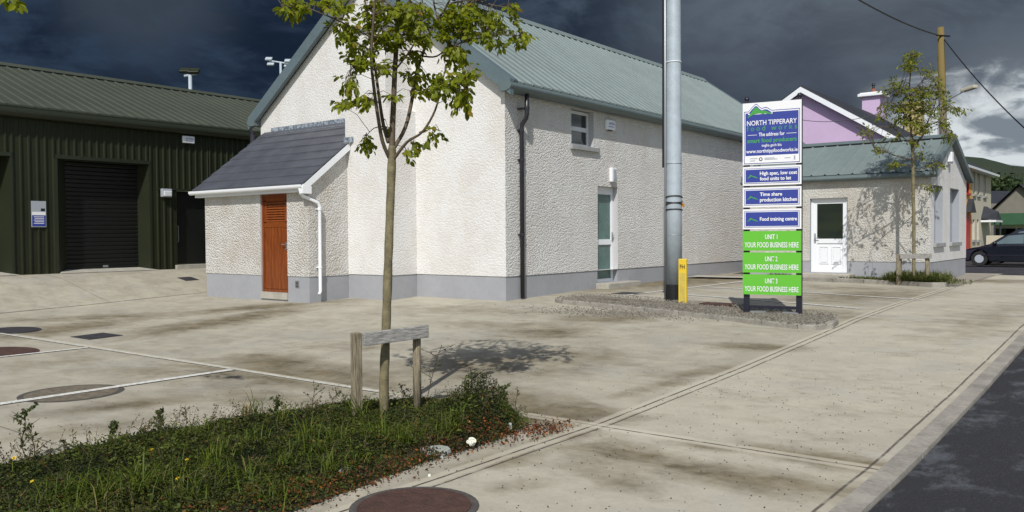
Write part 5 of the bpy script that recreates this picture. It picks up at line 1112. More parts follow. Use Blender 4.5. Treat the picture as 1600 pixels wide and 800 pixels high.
def smooth_path(P, k=4):
    P = np.array(P); out = []
    for i in range(len(P) - 1):
        p0 = P[max(i - 1, 0)]; p1 = P[i]; p2 = P[i + 1]; p3 = P[min(i + 2, len(P) - 1)]
        for t in np.linspace(0, 1, k, endpoint=False): out.append(.5 * ((2 * p1) + (-p0 + p2) * t + (2 * p0 - 5 * p1 + 4 * p2 - p3) * t * t + (-p0 + 3 * p1 - 3 * p2 + p3) * t ** 3))
    out.append(P[-1]); return np.array(out)
TD = 7.63
tb = PD(600, 652, TD); tbz = gz(tb[0], tb[1])
nt = empty('young_tree', (tb[0], tb[1], tbz), 'young leafy tree tied behind a wooden rail in the near planting bed', 'tree', )
px1 = TD / F
trunk = smooth_path([PD(601, 668, TD), PD(600, 600, TD), PD(603, 520, TD), PD(606, 430, TD), PD(609, 340, TD), PD(612, 260, TD), PD(612.5, 228, TD)])
tr_r = np.interp(np.linspace(0, 1, len(trunk)), [0, .1, .5, .9, 1], [8.6, 7.4, 6.9, 6.6, 5.5]) * px1 * (1 + .06 * np.sin(np.arange(len(trunk)) * 2.3) + rng.normal(size=len(trunk)) * .025)
q = MB(); q.tube(trunk, list(tr_r), 14); q.build('trunk', m_bark, nt, smooth=True)
BR = [ # (pixel path with depth offsets, start radius, end radius, in pixels)
    ([(612.5, 240, 0), (613, 205, .0), (615, 160, .03), (617, 110, .05), (620, 60, .05), (622, 0, .05), (626, -90, .0), (628, -200, 0)], 6.6, 3.0),
    ([(609, 248, 0), (598, 222, -.08), (591, 185, -.15), (584, 135, -.2), (580, 90, -.22), (583, 40, -.25), (588, -40, -.3), (590, -140, -.3)], 4.2, 2.0),
    ([(607, 222, .02), (599, 195, .12), (592, 150, .2), (586, 105, .28), (578, 60, .35), (570, 0, .4), (560, -80, .45)], 4.4, 1.8),
    ([(615, 232, 0), (633, 200, .1), (643, 160, .18), (650, 118, .22), (662, 80, .25), (676, 42, .25), (690, 22, .25), (706, -10, .2), (720, -80, .2)], 4.4, 1.8),
    ([(613, 252, 0), (636, 222, -.1), (660, 206, -.18), (680, 172, -.25), (690, 132, -.3), (697, 104, -.32)], 3.4, 1.2),
    ([(662, 88, .25), (682, 88, .2), (704, 73, .1), (740, 62, 0), (777, 54, -.1), (812, 56, -.15)], 2.0, .8),
    ([(684, 30, .25), (678, 5, .3), (672, -50, .4)], 2.4, 1.4),
    ([(583, 60, -.22), (545, 40, -.3), (500, 20, -.38), (462, 8, -.42), (442, 12, -.45)], 2.0, .8),
    ([(586, 110, -.2), (566, 104, -.25), (548, 108, -.3)], 1.6, .8),
    ([(580, 80, -.22), (562, 70, -.3), (540, 62, -.35)], 1.6, .8),
    ([(705, 5, .2), (740, 0, .1), (770, 8, .0), (798, 12, -.1)], 1.8, .8),
    ([(598, 198, .1), (585, 200, .1), (572, 212, .1)], 1.3, .6),
    ([(655, 207, -.17), (672, 200, -.2), (690, 205, -.25)], 1.2, .6),
    ([(630, 226, -.05), (636, 236, -.08), (640, 240, -.1)], 1.0, .6),
    ([(690, 130, -.3), (712, 128, -.3), (730, 140, -.3)], 1.3, .6),
    ([(648, 130, .2), (636, 118, .2), (630, 122, .2)], 1.3, .7),
    ([(617, 110, .05), (640, 80, -.1), (655, 50, -.2), (660, 0, -.3)], 2.0, 1.0),
]
q = MB(); nodes = []
for pts, r0, r1 in BR:
    P = smooth_path([PD(u, v, TD + d) for u, v, d in pts]); rr3 = np.linspace(r0, r1, len(P)) * px1 * .76
    q.tube(P, list(rr3), 8); nodes += list(P)
nodes = np.array(nodes)
# where the foliage hangs: pixel centre, spread, number of sprays, depth
CL = [(455, 12, 22, 14, 15, -.42), (490, 8, 22, 8, 9, -.38), (530, 12, 22, 10, 14, -.3), (540, 50, 18, 16, 13, -.3), (560, 90, 22, 18, 22, -.25), (545, 60, 12, 25, 7, -.3),
      (545, 125, 12, 12, 9, -.25), (545, 160, 13, 10, 7, -.25), (568, 158, 18, 9, 10, -.15), (588, 60, 18, 30, 22, 0), (600, 105, 16, 8, 9, .0), (620, 40, 28, 34, 46, .0), (590, 15, 30, 14, 26, .1), (640, 15, 34, 14, 26, -.2),
      (660, 55, 14, 20, 14, -.2), (641, 86, 16, 8, 9, .1), (652, 118, 20, 9, 12, .2), (655, 145, 14, 8, 8, .2), (700, 40, 26, 26, 38, .1), (730, 15, 30, 14, 24, .1), (706, 84, 20, 12, 22, .1), (745, 45, 26, 20, 26, 0), (780, 55, 20, 13, 13, -.1),
      (815, 55, 11, 13, 8, -.15), (797, 16, 9, 10, 5, -.1), (700, 125, 22, 12, 20, -.3), (725, 120, 14, 9, 11, -.3), (722, 155, 14, 16, 16, -.3), (690, 140, 15, 12, 12, -.3), (735, 128, 8, 6, 4, -.3),
      (578, 222, 12, 10, 5, .1), (570, 225, 8, 7, 2, .1), (680, 205, 12, 12, 5, -.2), (640, 238, 9, 6, 3, -.1), (652, 226, 9, 4, 3, -.12), (608, 200, 6, 4, 2, 0), (770, 25, 18, 10, 9, -.05), (605, 152, 12, 5, 3, 0)]
groups = []
def add_sprays(u, v, du, dv, n, dd, L=.063):
    for _ in range(n):
        a = rng.uniform(0, 2 * math.pi); r = math.sqrt(rng.random()) * 1.0
        c_ = PD(u + du * r * math.cos(a), v + dv * r * math.sin(a), TD + dd + rng.normal() * .16)
        j = np.argmin(((nodes - c_) ** 2).sum(1)); nd_ = nodes[j]; ax = c_ - nd_
        if np.linalg.norm(ax) > .02 :
            mid = (nd_ + c_) / 2 + np.array([0, 0, .03 + .04 * np.linalg.norm(ax)])
            q.tube([nd_, mid, c_], [.0032, .0026, .0014], 4, cap=False)
        groups.append(spray(c_, unit(ax) + np.array([0, 0, -.25]), int(rng.integers(5, 10)), L, .11))
for c_ in CL: add_sprays(*c_[:4], int(c_[4] * (1.3 if c_[1] < 110 else 1.15)) + 1, c_[5])
for c_ in [(440, -25, 40, 22, 8, -.3), (520, -35, 50, 34, 16, 0), (600, -50, 60, 45, 32, 0), (690, -45, 60, 42, 24, 0), (770, -25, 40, 22, 9, 0), (620, -130, 70, 50, 18, 0)]: add_sprays(*c_[:4], c_[4], c_[5])
q.build('branches', m_barkd, nt, smooth=True)
leaf_obj('crown', groups, m_leaf, nt)
# a spray of another tree at the top left corner
c_ = PD(5, -60, 6.4)
ot = empty('overhanging_branch', tuple(c_), 'leafy branch tip hanging in at the top left corner of the picture', 'branch')
q = MB(); q.tube(smooth_path([PD(-160, -60, 6.6), PD(-60, -40, 6.5), PD(0, -14, 6.4), PD(22, 0, 6.4)]), .006, 6); q.build('stem', m_barkd, ot)
gg = [spray(PD(u, v, 6.4 + rng.normal() * .05), (.5, 0, -.3), 7, .07, .10) for u, v in ((8, 2), (20, 4), (26, 6), (2, -6), (16, -8), (-10, -10), (-40, -25), (-70, -35))]
leaf_obj('leaf_spray', gg, m_leaf, ot)

def tie_guard(base, wdt, h, ang, label, group, post_r, rail_h):
    z = gz(base[0], base[1]); o = empty('tree_guard', (base[0], base[1], z), label, 'tree guard', group)
    d = np.array([math.cos(ang), math.sin(ang), 0]); n_ = np.array([-d[1], d[0], 0]); B = np.array([base[0], base[1], z])
    for s, tilt in ((-1, .0), (1, .01)):
        c_ = B + d * s * wdt / 2; q = MB(); pth = [c_ - Zv * .1, c_ + Zv * h + d * tilt]
        if s < 0: q.fbox(c_ - d * post_r - n_ * post_r - Zv * .1, d * 2 * post_r, n_ * 2 * post_r, Zv * (h + .1))
        else: q.tube([c_ - Zv * .1, c_ + Zv * (h * .5), c_ + Zv * (h + .0)], [post_r * 1.05, post_r, post_r * .98], 14)
        q.build('post', m_wood, o, bevel=.006 if s < 0 else 0, smooth=(s > 0))
    q = MB(); a = B - d * (wdt / 2 - post_r * .9) - n_ * (post_r + .045) + Zv * (h - rail_h + .0)
    q.fbox(a, d * (wdt + post_r * 1.2) + Zv * .022, n_ * .045, Zv * rail_h); q.build('rail', m_woodg, o, bevel=.005)
    return o
gA = PD(555, 400, 7.35); gB = PD(650, 400, 7.75)
ang = math.atan2(gB[1] - gA[1], gB[0] - gA[0]); mid = (gA + gB) / 2
gW = np.hypot(gB[0] - gA[0], gB[1] - gA[1]) 
tg = tie_guard(mid, gW, .77, ang, 'weathered two-post timber rail around the near tree in the planting bed', 'timber tree guards', .038, .115)

# small street tree at the right
ST = G(1427, 446.5); ST = np.array([ST[0], ST[1] + .05, gz(ST[0], ST[1])]); sdep = (ST - EYE) @ f2
s2 = empty('street_tree', tuple(ST), 'slender sparse sapling in the grassy strip before the low cream unit', 'tree')
pS = sdep / F
q = MB(); q.tube(smooth_path([PD(1427, 452, sdep), PD(1428, 380, sdep), PD(1427, 300, sdep), PD(1426, 240, sdep), PD(1424, 215, sdep)]), .038, 8); q.build('trunk', m_bark, s2, smooth=True)
B2 = [([(1424, 218), (1422, 180), (1421, 140), (1423, 110), (1425, 85)], 1.6, .7), ([(1425, 230), (1440, 215), (1450, 190), (1460, 165), (1466, 140)], 1.3, .6), ([(1424, 225), (1408, 212), (1396, 200), (1380, 198)], 1.0, .5), ([(1425, 250), (1405, 245), (1385, 238), (1366, 232)], 1.0, .5),
      ([(1422, 190), (1405, 170), (1392, 160), (1375, 165)], 1.0, .5), ([(1422, 190), (1440, 180), (1455, 170), (1480, 168), (1500, 172)], 1.0, .5), ([(1421, 150), (1408, 145), (1398, 148)], .9, .4), ([(1424, 215), (1440, 205), (1465, 190), (1478, 200)], 1.0, .5),
      ([(1427, 268), (1445, 262), (1462, 258)], .9, .4), ([(1427, 262), (1410, 256), (1392, 260)], .9, .4), ([(1428, 288), (1444, 292), (1458, 296)], .8, .4), ([(1421, 145), (1440, 128), (1452, 118)], .9, .4)]
q = MB(); nodes = []
for pts, r0, r1 in B2:
    dd = rng.normal() * .3; P = smooth_path([PD(u, v, sdep + dd * (i / len(pts))) for i, (u, v) in enumerate(pts)], 3); q.tube(P, list(np.linspace(r0, r1, len(P)) * pS), 6); nodes += list(P)
nodes = np.array(nodes); groups = []
CL2 = [(1425, 90, 12, 10, 14, 0), (1424, 104, 12, 7, 12, 0), (1450, 114, 10, 5, 7, 0), (1462, 128, 10, 8, 8, 0), (1402, 133, 16, 5, 9, 0), (1388, 145, 8, 3, 3, 0), (1418, 145, 16, 9, 16, 0), (1445, 145, 16, 10, 18, .1), (1468, 142, 9, 10, 8, .2), (1410, 165, 16, 8, 16, 0), (1440, 165, 16, 10, 16, 0),
       (1425, 185, 15, 12, 18, 0), (1456, 175, 12, 9, 10, 0), (1478, 165, 8, 9, 8, .2), (1495, 172, 14, 5, 7, .2), (1405, 190, 12, 8, 9, 0), (1440, 200, 14, 10, 14, 0), (1384, 165, 10, 4, 5, 0), (1380, 180, 12, 8, 5, 0), (1352, 207, 9, 4, 4, 0), (1375, 233, 9, 6, 5, 0), (1398, 257, 12, 4, 5, 0), (1475, 192, 8, 8, 8, .1),
       (1480, 208, 10, 7, 8, .1), (1432, 222, 12, 6, 6, 0), (1462, 258, 12, 5, 6, 0), (1395, 214, 14, 4, 4, 0), (1455, 293, 10, 3, 4, 0), (1360, 210, 6, 8, 3, 0), (1435, 245, 8, 5, 3, 0)]
for u, v, du, dv, n, dd in CL2:
    for _ in range(int(n * 2.2)):
        a = rng.uniform(0, 2 * math.pi); r = math.sqrt(rng.random()); c_ = PD(u + du * r * math.cos(a), v + dv * r * math.sin(a), sdep + dd + rng.normal() * .35)
        j = np.argmin(((nodes - c_) ** 2).sum(1)); nd_ = nodes[j]; q.tube([nd_, (nd_ + c_) / 2 + np.array([0, 0, .05]), c_], [.005, .004, .003], 3, cap=False)
        groups.append(spray(c_, unit(c_ - nd_) + np.array([0, 0, -.1]), int(rng.integers(5, 9)), .085, .20))
q.build('branches', m_barkd, s2)
leaf_obj('crown', groups, leafmat('ash_leaf', (.075, .095, .008), (.21, .23, .018), (.25, .18, .03), .4, .5), s2, .42)
gA2 = PD(1405, 400, sdep + .25)[:2]; gB2 = PD(1449, 400, sdep - .15)[:2]; m2 = (gA2 + gB2) / 2
tie_guard(m2, np.hypot(*(gB2 - gA2)), .73, math.atan2(*(gB2 - gA2)[::-1]), 'grey timber rail guarding the sapling before the low cream unit', 'timber tree guards', .05, .11)

# ------------------------------------------------------------------ near planting bed
bed = [(-6.45, .6), (-6.42, 3.4), (-6.35, 4.6), (-6.15, 5.45), (-5.7, 5.95), (-5.1, 6.15), (-4.6, 6.0), (-4.22, 5.6), (-4.12, 5.0), (-4.12, 4.2), (-4.06, 3.6), (-4.02, 3.1), (-4.05, 2.4), (-4.1, .6)]
bp_ = np.array(bed)
def edge_d(x, y):
    d = np.full(len(x), 9.0)
    for i in range(len(bed)):
        a = bp_[i]; b = bp_[(i + 1) % len(bed)]; ab = b - a; t = np.clip(((x - a[0]) * ab[0] + (y - a[1]) * ab[1]) / (ab @ ab), 0, 1)
        d = np.minimum(d, np.hypot(x - a[0] - t * ab[0], y - a[1] - t * ab[1]))
    return d
def vn(x, y, s, seed=0):
    return (np.sin(x * s * 1.7 + seed) * np.cos(y * s * 1.3 + seed * 2.1) + np.sin(x * s * 3.1 + y * s * 2.3 + seed * .7) * .5 + np.cos(x * s * .9 - y * s * 4.1 + seed) * .4) / 1.9
def bed_h(x, y):
    e = np.clip(edge_d(x, y) / .30, 0, 1); e = e * (2 - e)
    bush = .27 * np.exp(-(((x + 4.70) / .30) ** 2 + ((y - 5.60) / .27) ** 2)) - .06 * np.exp(-(((x + 5.6) / .45) ** 2 + ((y - 5.35) / .4) ** 2)) + .10 * np.exp(-(((x + 4.5) / .4) ** 2 + ((y - 5.3) / .4) ** 2)) + .08 * np.exp(-(((x + 6.0) / .4) ** 2 + ((y - 3.2) / .5) ** 2))
    return e * (.045 + .045 * vn(x, y, 2.6, 1) + .035 * vn(x, y, 7.0, 4) + bush)
xs_ = np.linspace(-6.5, -4.0, 64); ys_ = np.linspace(.5, 6.2, 140); X, Y = np.meshgrid(xs_, ys_); X = X.ravel(); Y = Y.ravel(); inn = inpoly(X, Y, bed)
Z = g(X, Y) + np.where(inn, .006 + bed_h(X, Y) * .45, -.05); i = np.arange(len(X)).reshape(140, 64); Q = np.stack([i[:-1, :-1], i[:-1, 1:], i[1:, 1:], i[1:, :-1]], -1).reshape(-1, 4); Q = Q[inn[Q].any(1)]
struct(fast_mesh('planting_soil', np.stack([X, Y, Z], 1), Q, m_soil, smooth=True))
m_cover = leafmat('cotoneaster_leaf', (.010, .018, .003), (.078, .098, .011), (.17, .055, .012), .2, .75)
N = 260000; x = rng.uniform(-6.6, -3.95, N); y = rng.uniform(.8, 6.3, N); k = inpoly(x, y, bed); x, y = x[k], y[k]
dens = vn(x, y, 2.2, 9) ; k = rng.random(len(x)) < np.clip(.85 + .35 * dens - .35 * (x > -4.45) * (y < 4.6), .2, 1); x, y = x[k], y[k]
x = x + rng.normal(size=len(x)) * .04; y = y + rng.normal(size=len(x)) * .04
hgt = np.maximum(bed_h(x, y), .0); z = g(x, y) + .01 + hgt * (.3 + .8 * rng.random(len(x)) ** .7) + rng.random(len(x)) * .022
C = np.stack([x, y, z], 1); n = len(C)
D_ = unit(rng.normal(size=(n, 3)) * np.array([1, 1, .55]) + np.array([0, 0, .15])); Nn = unit(np.array([0, 0, .9]) + rng.normal(size=(n, 3)) * .55); Nn = unit(Nn - D_ * (Nn * D_).sum(1)[:, None]); Sd = np.cross(D_, Nn)
L = (rng.uniform(.010, .024, n) * (1 + .5 * (rng.random(n) < .06)))[:, None]
V = np.stack([C, C + D_ * L * .5 + Sd * L * .32, C + D_ * L, C + D_ * L * .5 - Sd * L * .32], 1).reshape(-1, 3)
tn = np.clip(.30 + .42 * vn(x, y, 1.9, 2) + .2 * vn(x, y, 7, 3) + rng.normal(size=n) * .22, 0, .85); red = rng.random(n) < np.clip(.012 + .16 * (x > -4.45) * (y < 5.4) + .04 * (vn(x, y, 4, 5) > .5), 0, 1); tn[red] = 1
tag(fast_mesh('ground_cover', V, np.arange(4 * n).reshape(-1, 4), m_cover, tint={'tint': np.repeat(tn, 4)}), 'dense low dark green shrub cover filling the near planting bed', 'ground cover', kind='stuff')
m_twig = mat('twig', (.06, .035, .025), .8)
def arch(p0, dirn, L, rise, n=9):
    d = unit(np.array([dirn[0], dirn[1], 0.])); return [np.array(p0) + d * L * t + np.array([0, 0, rise * (1.6 * t - .9 * t * t)]) for t in np.linspace(0, 1, n)]

m_stem = mat('weed_stem', (.085, .07, .035), .8)
def sprays_over_bed():
    q = MB(); CC = []; cnt = 0
    while cnt < 620:
        x0, y0 = rng.uniform(-6.4, -4.1), rng.uniform(1.2, 6.1)
        if not inpoly(np.array([x0]), np.array([y0]), bed)[0]: continue
        cnt += 1; a = rng.uniform(0, 6.28); L_ = rng.uniform(.07, .2); h0 = float(bed_h(np.array([x0]), np.array([y0]))[0]); P = arch((x0, y0, gz(x0, y0) + h0 * .7), (math.cos(a), math.sin(a)), L_, rng.uniform(.03, .11), 6)
        q.tube(P, .0014, 3, cap=False)
        for p_ in P[1:]:
            for _ in range(4): CC.append(p_ + rng.normal(size=3) * .006)
    o = q.build('arching_twigs', m_twig); tag(o, 'thin brown shrub twigs arching out of the near planting bed', 'twigs', kind='stuff')
    CC = np.array(CC); V, Q = leaf_quads(CC, .0075, .45); tag(fast_mesh('twig_leaves', V, Q, m_cover, tint={'tint': np.repeat(np.clip(rng.normal(.5, .25, len(CC)), 0, .85), 4)}), 'tiny leaves along the arching twigs of the near planting bed', 'leaves', kind='stuff')
sprays_over_bed()
def stalks():
    q = MB(); CC = []; SS = []
    for i in range(250):
        back = i < 120
        if back: t = rng.random(); x0 = np.interp(t, [0, .55, .8, 1], [-6.38, -6.3, -6.0, -5.2]) + abs(rng.normal()) * .06; y0 = np.interp(t, [0, .55, .8, 1], [2.0, 4.4, 5.4, 6.0]) - abs(rng.normal()) * .05
        else: x0, y0 = rng.uniform(-6.3, -4.3), rng.uniform(1.8, 5.9)
        H_ = rng.uniform(.05, .17) * (1.25 if back else 1.0); a = rng.uniform(0, 6.28); ln = rng.uniform(.1, .8); h0 = float(bed_h(np.array([x0]), np.array([y0]))[0])
        p0 = np.array([x0, y0, gz(x0, y0) + h0 * .5]); d = np.array([math.cos(a), math.sin(a), 0]); H_ += h0 * .5
        P = [p0 + Zv * H_ * t * (1 - .25 * ln * t) + d * H_ * ln * t * t for t in np.linspace(0, 1, 6)]; q.tube(P, [.0022, .002, .0018, .0016, .0014, .001], 4, cap=False)
        leafy = rng.random() < .6
        for k_i, p_ in enumerate(P[1:]):
            for _ in range(6 if leafy else 2): CC.append(p_ + rng.normal(size=3) * (.013 if leafy else .005)); SS.append(.013 if leafy else .006)
            if rng.random() < .4: e = p_ + unit(rng.normal(size=3) + np.array([0, 0, .6])) * .035; q.tube([p_, e], .0011, 3, cap=False); CC.append(e); SS.append(.009)
    tag(q.build('weed_stalks', m_stem), 'thin brown and olive weed stalks sticking out of the near planting bed', 'weed stalks', kind='stuff')
    CC = np.array(CC); V, Q = leaf_quads(CC, .011, .4); tag(fast_mesh('stalk_leaves', V, Q, leafmat('stalk_leaf', (.030, .036, .010), (.105, .105, .022), (.20, .11, .03), .25, .7), tint={'tint': np.repeat(rng.random(len(CC)), 4)}), 'small olive leaves on the weed stalks of the near planting bed', 'leaves', kind='stuff')
stalks()
def broad_leaves():
    CC = []
    for _ in range(85):
        x0, y0 = rng.uniform(-6.3, -4.3), rng.uniform(1.6, 5.9)
        if not inpoly(np.array([x0]), np.array([y0]), bed)[0]: continue
        n_ = int(rng.integers(8, 26)); p = np.array([x0, y0, 0]) + rng.normal(size=(n_, 3)) * np.array([.07, .07, 0]); hh = bed_h(p[:, 0], p[:, 1]); p[:, 2] = g(p[:, 0], p[:, 1]) + np.maximum(hh, 0) * 1.0 + rng.random(n_) * .06 + .01; CC.append(p)
    CC = np.concatenate(CC); n_ = len(CC); D_ = unit(rng.normal(size=(n_, 3)) * np.array([1, 1, .3])); N_ = unit(np.array([0, 0, 1.]) + rng.normal(size=(n_, 3)) * .4); N_ = unit(N_ - D_ * (N_ * D_).sum(1)[:, None])
    o = leaf_obj('broad_leaves', [(CC, D_, N_, rng.uniform(.022, .05, n_))], leafmat('weed_broadleaf', (.030, .050, .008), (.120, .155, .022), (.17, .12, .03), .3, .6), None, .6)
    tag(o, 'broader pale green weed leaves in clumps over the near planting bed', 'leaves', kind='stuff')
broad_leaves()
# grass
def blades(name, C, H, m, label, lean=1.05, wd=.0034, kind='stuff', parent=None):
    n = len(C); a = rng.uniform(0, 2 * math.pi, n); d = np.stack([np.cos(a), np.sin(a), np.zeros(n)], 1); s = np.stack([-np.sin(a), np.cos(a), np.zeros(n)], 1); ln = (lean * rng.random(n) ** .8 + .08)[:, None]; H = H[:, None]; U = np.array([0, 0, 1.])
    p = [C, C + U * H * .4 * (1 - ln * .2) + d * H * ln * .2, C + U * H * .72 * (1 - ln * .32) + d * H * ln * .6, C + U * H * (.95 - ln * .55) + d * H * ln * 1.15]
    wv = [wd, wd * .9, wd * .65, wd * .1]; V = np.stack([q_ + sg_ * s * w_ for q_, w_ in zip(p, wv) for sg_ in (-1, 1)], 1).reshape(-1, 3); b = np.arange(n)[:, None] * 8
    Q = np.concatenate([b + np.array([[2 * i, 2 * i + 1, 2 * i + 3, 2 * i + 2]]) for i in range(3)])
    o = fast_mesh(name, V, Q, m, parent, tint={'tint': np.repeat(np.clip(rng.normal(.46, .27, n), 0, 1), 8)})
    if label: tag(o, label, 'grass', kind=kind)
    return o
m_grass = leafmat('grass_blade', (.040, .066, .005), (.115, .155, .012), (.26, .21, .08), .3, .6)
tuft = []
for (u, v, n, h, sp_r) in [(600, 700, 130, .17, .07), (590, 690, 60, .2, .05), (630, 705, 110, .15, .06), (700, 690, 90, .15, .07), (715, 680, 70, .18, .05), (490, 720, 120, .15, .08), (515, 745, 120, .14, .09), (480, 705, 60, .2, .05), (395, 700, 90, .14, .07), (350, 720, 120, .13, .1), (330, 745, 130, .15, .12), (380, 760, 140, .13, .12), (300, 700, 60, .15, .07),
                           (250, 770, 120, .16, .12), (210, 790, 110, .2, .1), (560, 660, 60, .2, .05), (440, 672, 60, .17, .06), (520, 700, 60, .16, .06), (440, 740, 120, .12, .1), (100, 790, 100, .16, .12), (160, 800, 80, .2, .1), (660, 690, 60, .12, .06), (560, 735, 90, .1, .08), (300, 790, 120, .16, .12), (820, 635, 40, .12, .05), (380, 640, 40, .2, .05), (400, 655, 40, .2, .05), (420, 790, 100, .14, .1)]:
    n = int(n * .75); P = G(u, v); a = rng.uniform(0, 6.28, n); r = np.abs(rng.normal(size=n)) * sp_r; xx = P[0] + r * np.cos(a); yy = P[1] + r * np.sin(a); k = inpoly(xx, yy, bed) if v < 650 else np.ones(n, bool); xx, yy = xx[k], yy[k]
    zz = g(xx, yy) + bed_h(xx, yy) * .5; tuft.append((np.stack([xx, yy, zz], 1), 1.45 * h * rng.uniform(.4, 1.3, len(xx))))
xx = rng.uniform(-6.4, -4.2, 5200); yy = rng.uniform(1, 6, 5200); k = inpoly(xx, yy, bed) & (rng.random(5200) < np.clip(.1 + .6 * vn(xx, yy, 2.6, 7), 0.03, 1)); xx, yy = xx[k], yy[k]; tuft.append((np.stack([xx, yy, g(xx, yy) + bed_h(xx, yy) * .5], 1), rng.uniform(.05, .13, len(xx))))
blades('grass', np.concatenate([t[0] for t in tuft]), np.concatenate([t[1] for t in tuft]), m_grass, 'bright green grass blades growing through the near planting bed')
# strip of grass before the low unit
xx = np.concatenate([rng.uniform(-8.5, -4.0, 3000), rng.normal(-4.65, .38, 4200)]); 
yl = np.interp(xx, [-8.6, -7.4, -4.2, -3.9], [22.35, 22.15, 20.9, 21.0]); yy = yl + .05 + rng.random(len(xx)) ** 1.5 * (22.3 - yl); hh = np.where(np.abs(xx + 4.65) < .7, .27, .10) * rng.uniform(.4, 1.3, len(xx))
blades('verge_grass', np.stack([xx, yy, g(xx, yy) + .07], 1), hh, leafmat('verge_blade', (.035, .055, .012), (.12, .14, .03), (.25, .17, .07), .2, .6), 'rough grass and weeds in the kerbed strip before the low unit', 1.0, .008)
# brown and orange fallen leaves at the bed edge
n = 1000; t = rng.random(n); ex = np.interp(t, [0, .3, .6, 1], [-4.05, -4.1, -4.2, -4.0]); ey = np.interp(t, [0, .3, .6, 1], [3.2, 4.0, 4.9, 5.8]); xx = ex - .06 + rng.normal(size=n) * .10 ; yy = ey + rng.normal(size=n) * .12
xx2 = rng.normal(-4.02, .13, 420); yy2 = rng.normal(5.55, .22, 420); xx = np.concatenate([xx, xx2]); yy = np.concatenate([yy, yy2]); k = xx < JLX - .1; xx, yy = xx[k], yy[k]; n = len(xx)
C = np.stack([xx, yy, g(xx, yy) + .008 + rng.random(n) * .02 + bed_h(xx, yy) * inpoly(xx, yy, bed)], 1); V, Q = leaf_quads(C, .014, .55)
tag(fast_mesh('leaf_litter', V, Q, leafmat('dead_leaf', (.05, .022, .012), (.14, .052, .018), (.40, .13, .02), .15, .7), tint={'tint': np.repeat(rng.random(n), 4)}), 'brown and orange fallen leaves along the edge of the planting bed', 'leaf litter', kind='stuff')
# taller weeds: (pixel of the foot, pixel of the top, kind, label)
m_weed = leafmat('weed_leaf', (.022, .038, .014), (.070, .095, .022), None, .2, .6)
WD = [((40, 720), (34, 640), 1, 'bushy seeding weed rising at the far left end of the bed'), ((52, 725), (50, 662), 0, 'bare dark weed stalk near the far left end of the bed'), ((172, 690), (182, 660), 1, 'thistle like weed with spread leaves left of the yellow flowers'),
      ((215, 700), (224, 654), 0, 'thin seed stalk just above the left yellow flower'), ((248, 680), (250, 640), 1, 'leafy upright weed above the second yellow flower'), ((292, 668), (289, 636), 0, 'single thin stalk with small seed heads left of the tree'),
      ((325, 668), (325, 655), 0, 'short bent dry stalk on the bed edge'), ((385, 655), (386, 620), 2, 'dry straw coloured grass clump at the back edge of the bed'), ((430, 655), (432, 618), 1, 'dark leafy weed at the back edge of the bed left of the posts'),
      ((490, 645), (490, 596), 0, 'tall dry weed just left of the square guard post'), ((520, 640), (524, 606), 0, 'dotted seed head weed beside the square guard post'), ((668, 622), (690, 540), 3, 'long thorny shoot leaning right behind the round guard post'),
      ((735, 622), (735, 578), 3, 'spiky cotoneaster crown on the bush right of the tree'), ((760, 640), (752, 582), 3, 'arching thorny twig on the right side of the bush'), ((792, 640), (790, 602), 1, 'leafy weed at the right end of the bed'), ((806, 640), (808, 605), 0, 'slim weed stalk farthest right in the bed'),
      ((108, 705), (100, 690), 3, 'dry twiggy spray on the concrete edge at left'), ((640, 630), (625, 600), 3, 'short twig spray between the guard posts')]
for (f_, t_, kind_, lab) in WD:
    P = G(*f_); P = np.array([P[0], P[1], gz(P[0], P[1]) + float(bed_h(np.array([P[0]]), np.array([P[1]]))[0]) * .6]); dep = (P - EYE) @ f2
    T = PD(t_[0], t_[1], dep); hgt = np.linalg.norm(T - P)
    o = empty('weed', tuple(P), lab, 'weed', 'tall weeds standing above the planting bed'); q = MB(); gg = []; CC = []
    main = smooth_path([P, P + (T - P) * .35 + rng.normal(size=3) * .008, P + (T - P) * .7 + rng.normal(size=3) * .012, T], 4)
    if kind_ == 2:
        q.tube(main, .0015, 4); q.build('stem', m_stem, o); n = 60; a = rng.uniform(0, 6.28, n)
        blades('leaves', P + np.stack([np.cos(a), np.sin(a), a * 0], 1) * rng.random(n)[:, None] * .06, hgt * rng.uniform(.5, 1.1, n), leafmat('straw', (.14, .11, .04), (.30, .24, .10), None, .2, .7), None, .5, .003, parent=o); continue
    q.tube(main, list(np.linspace(.0045, .0024, len(main))), 5); nb = {0: 5, 1: 9, 3: 7}[kind_]
    for j in range(nb):
        t = .25 + .7 * j / nb; b0 = main[int(t * (len(main) - 1))]; a = rng.uniform(0, 6.28); up_ = .8 if kind_ != 3 else .5
        e = b0 + np.array([math.cos(a), math.sin(a), up_]) * hgt * rng.uniform(.18, .38) * (1.3 - t * .6) * (1.5 if kind_ == 3 else 1); q.tube([b0, (b0 + e) / 2 + np.array([0, 0, .006]), e], [.0028, .0022, .0016], 4, cap=False)
        for _ in range(9 if kind_ != 0 else 4): CC.append(b0 + (e - b0) * rng.random() + rng.normal(size=3) * .005)
        if kind_ == 0: q.ball(e, .006, 5)
    for _ in range(int(26 if kind_ == 1 else 14 if kind_ == 3 else 6)): CC.append(main[int(rng.random() * (len(main) - 1))] + rng.normal(size=3) * .008)
    q.ball(T, .006, 5); q.build('stem', m_stem if kind_ != 3 else m_twig, o)
    CC = np.array(CC); V, Q = leaf_quads(CC, {0: .012, 1: .026, 3: .014}[kind_], .35); fast_mesh('leaves', V, Q, m_weed, o, tint={'tint': np.repeat(rng.random(len(CC)), 4)})
m_petal = mat('yellow_petal', (.75, .52, .02), .6); m_petr = mat('red_petal', (.45, .03, .05), .6); m_petw = mat('white_floret', (.72, .72, .62), .7)
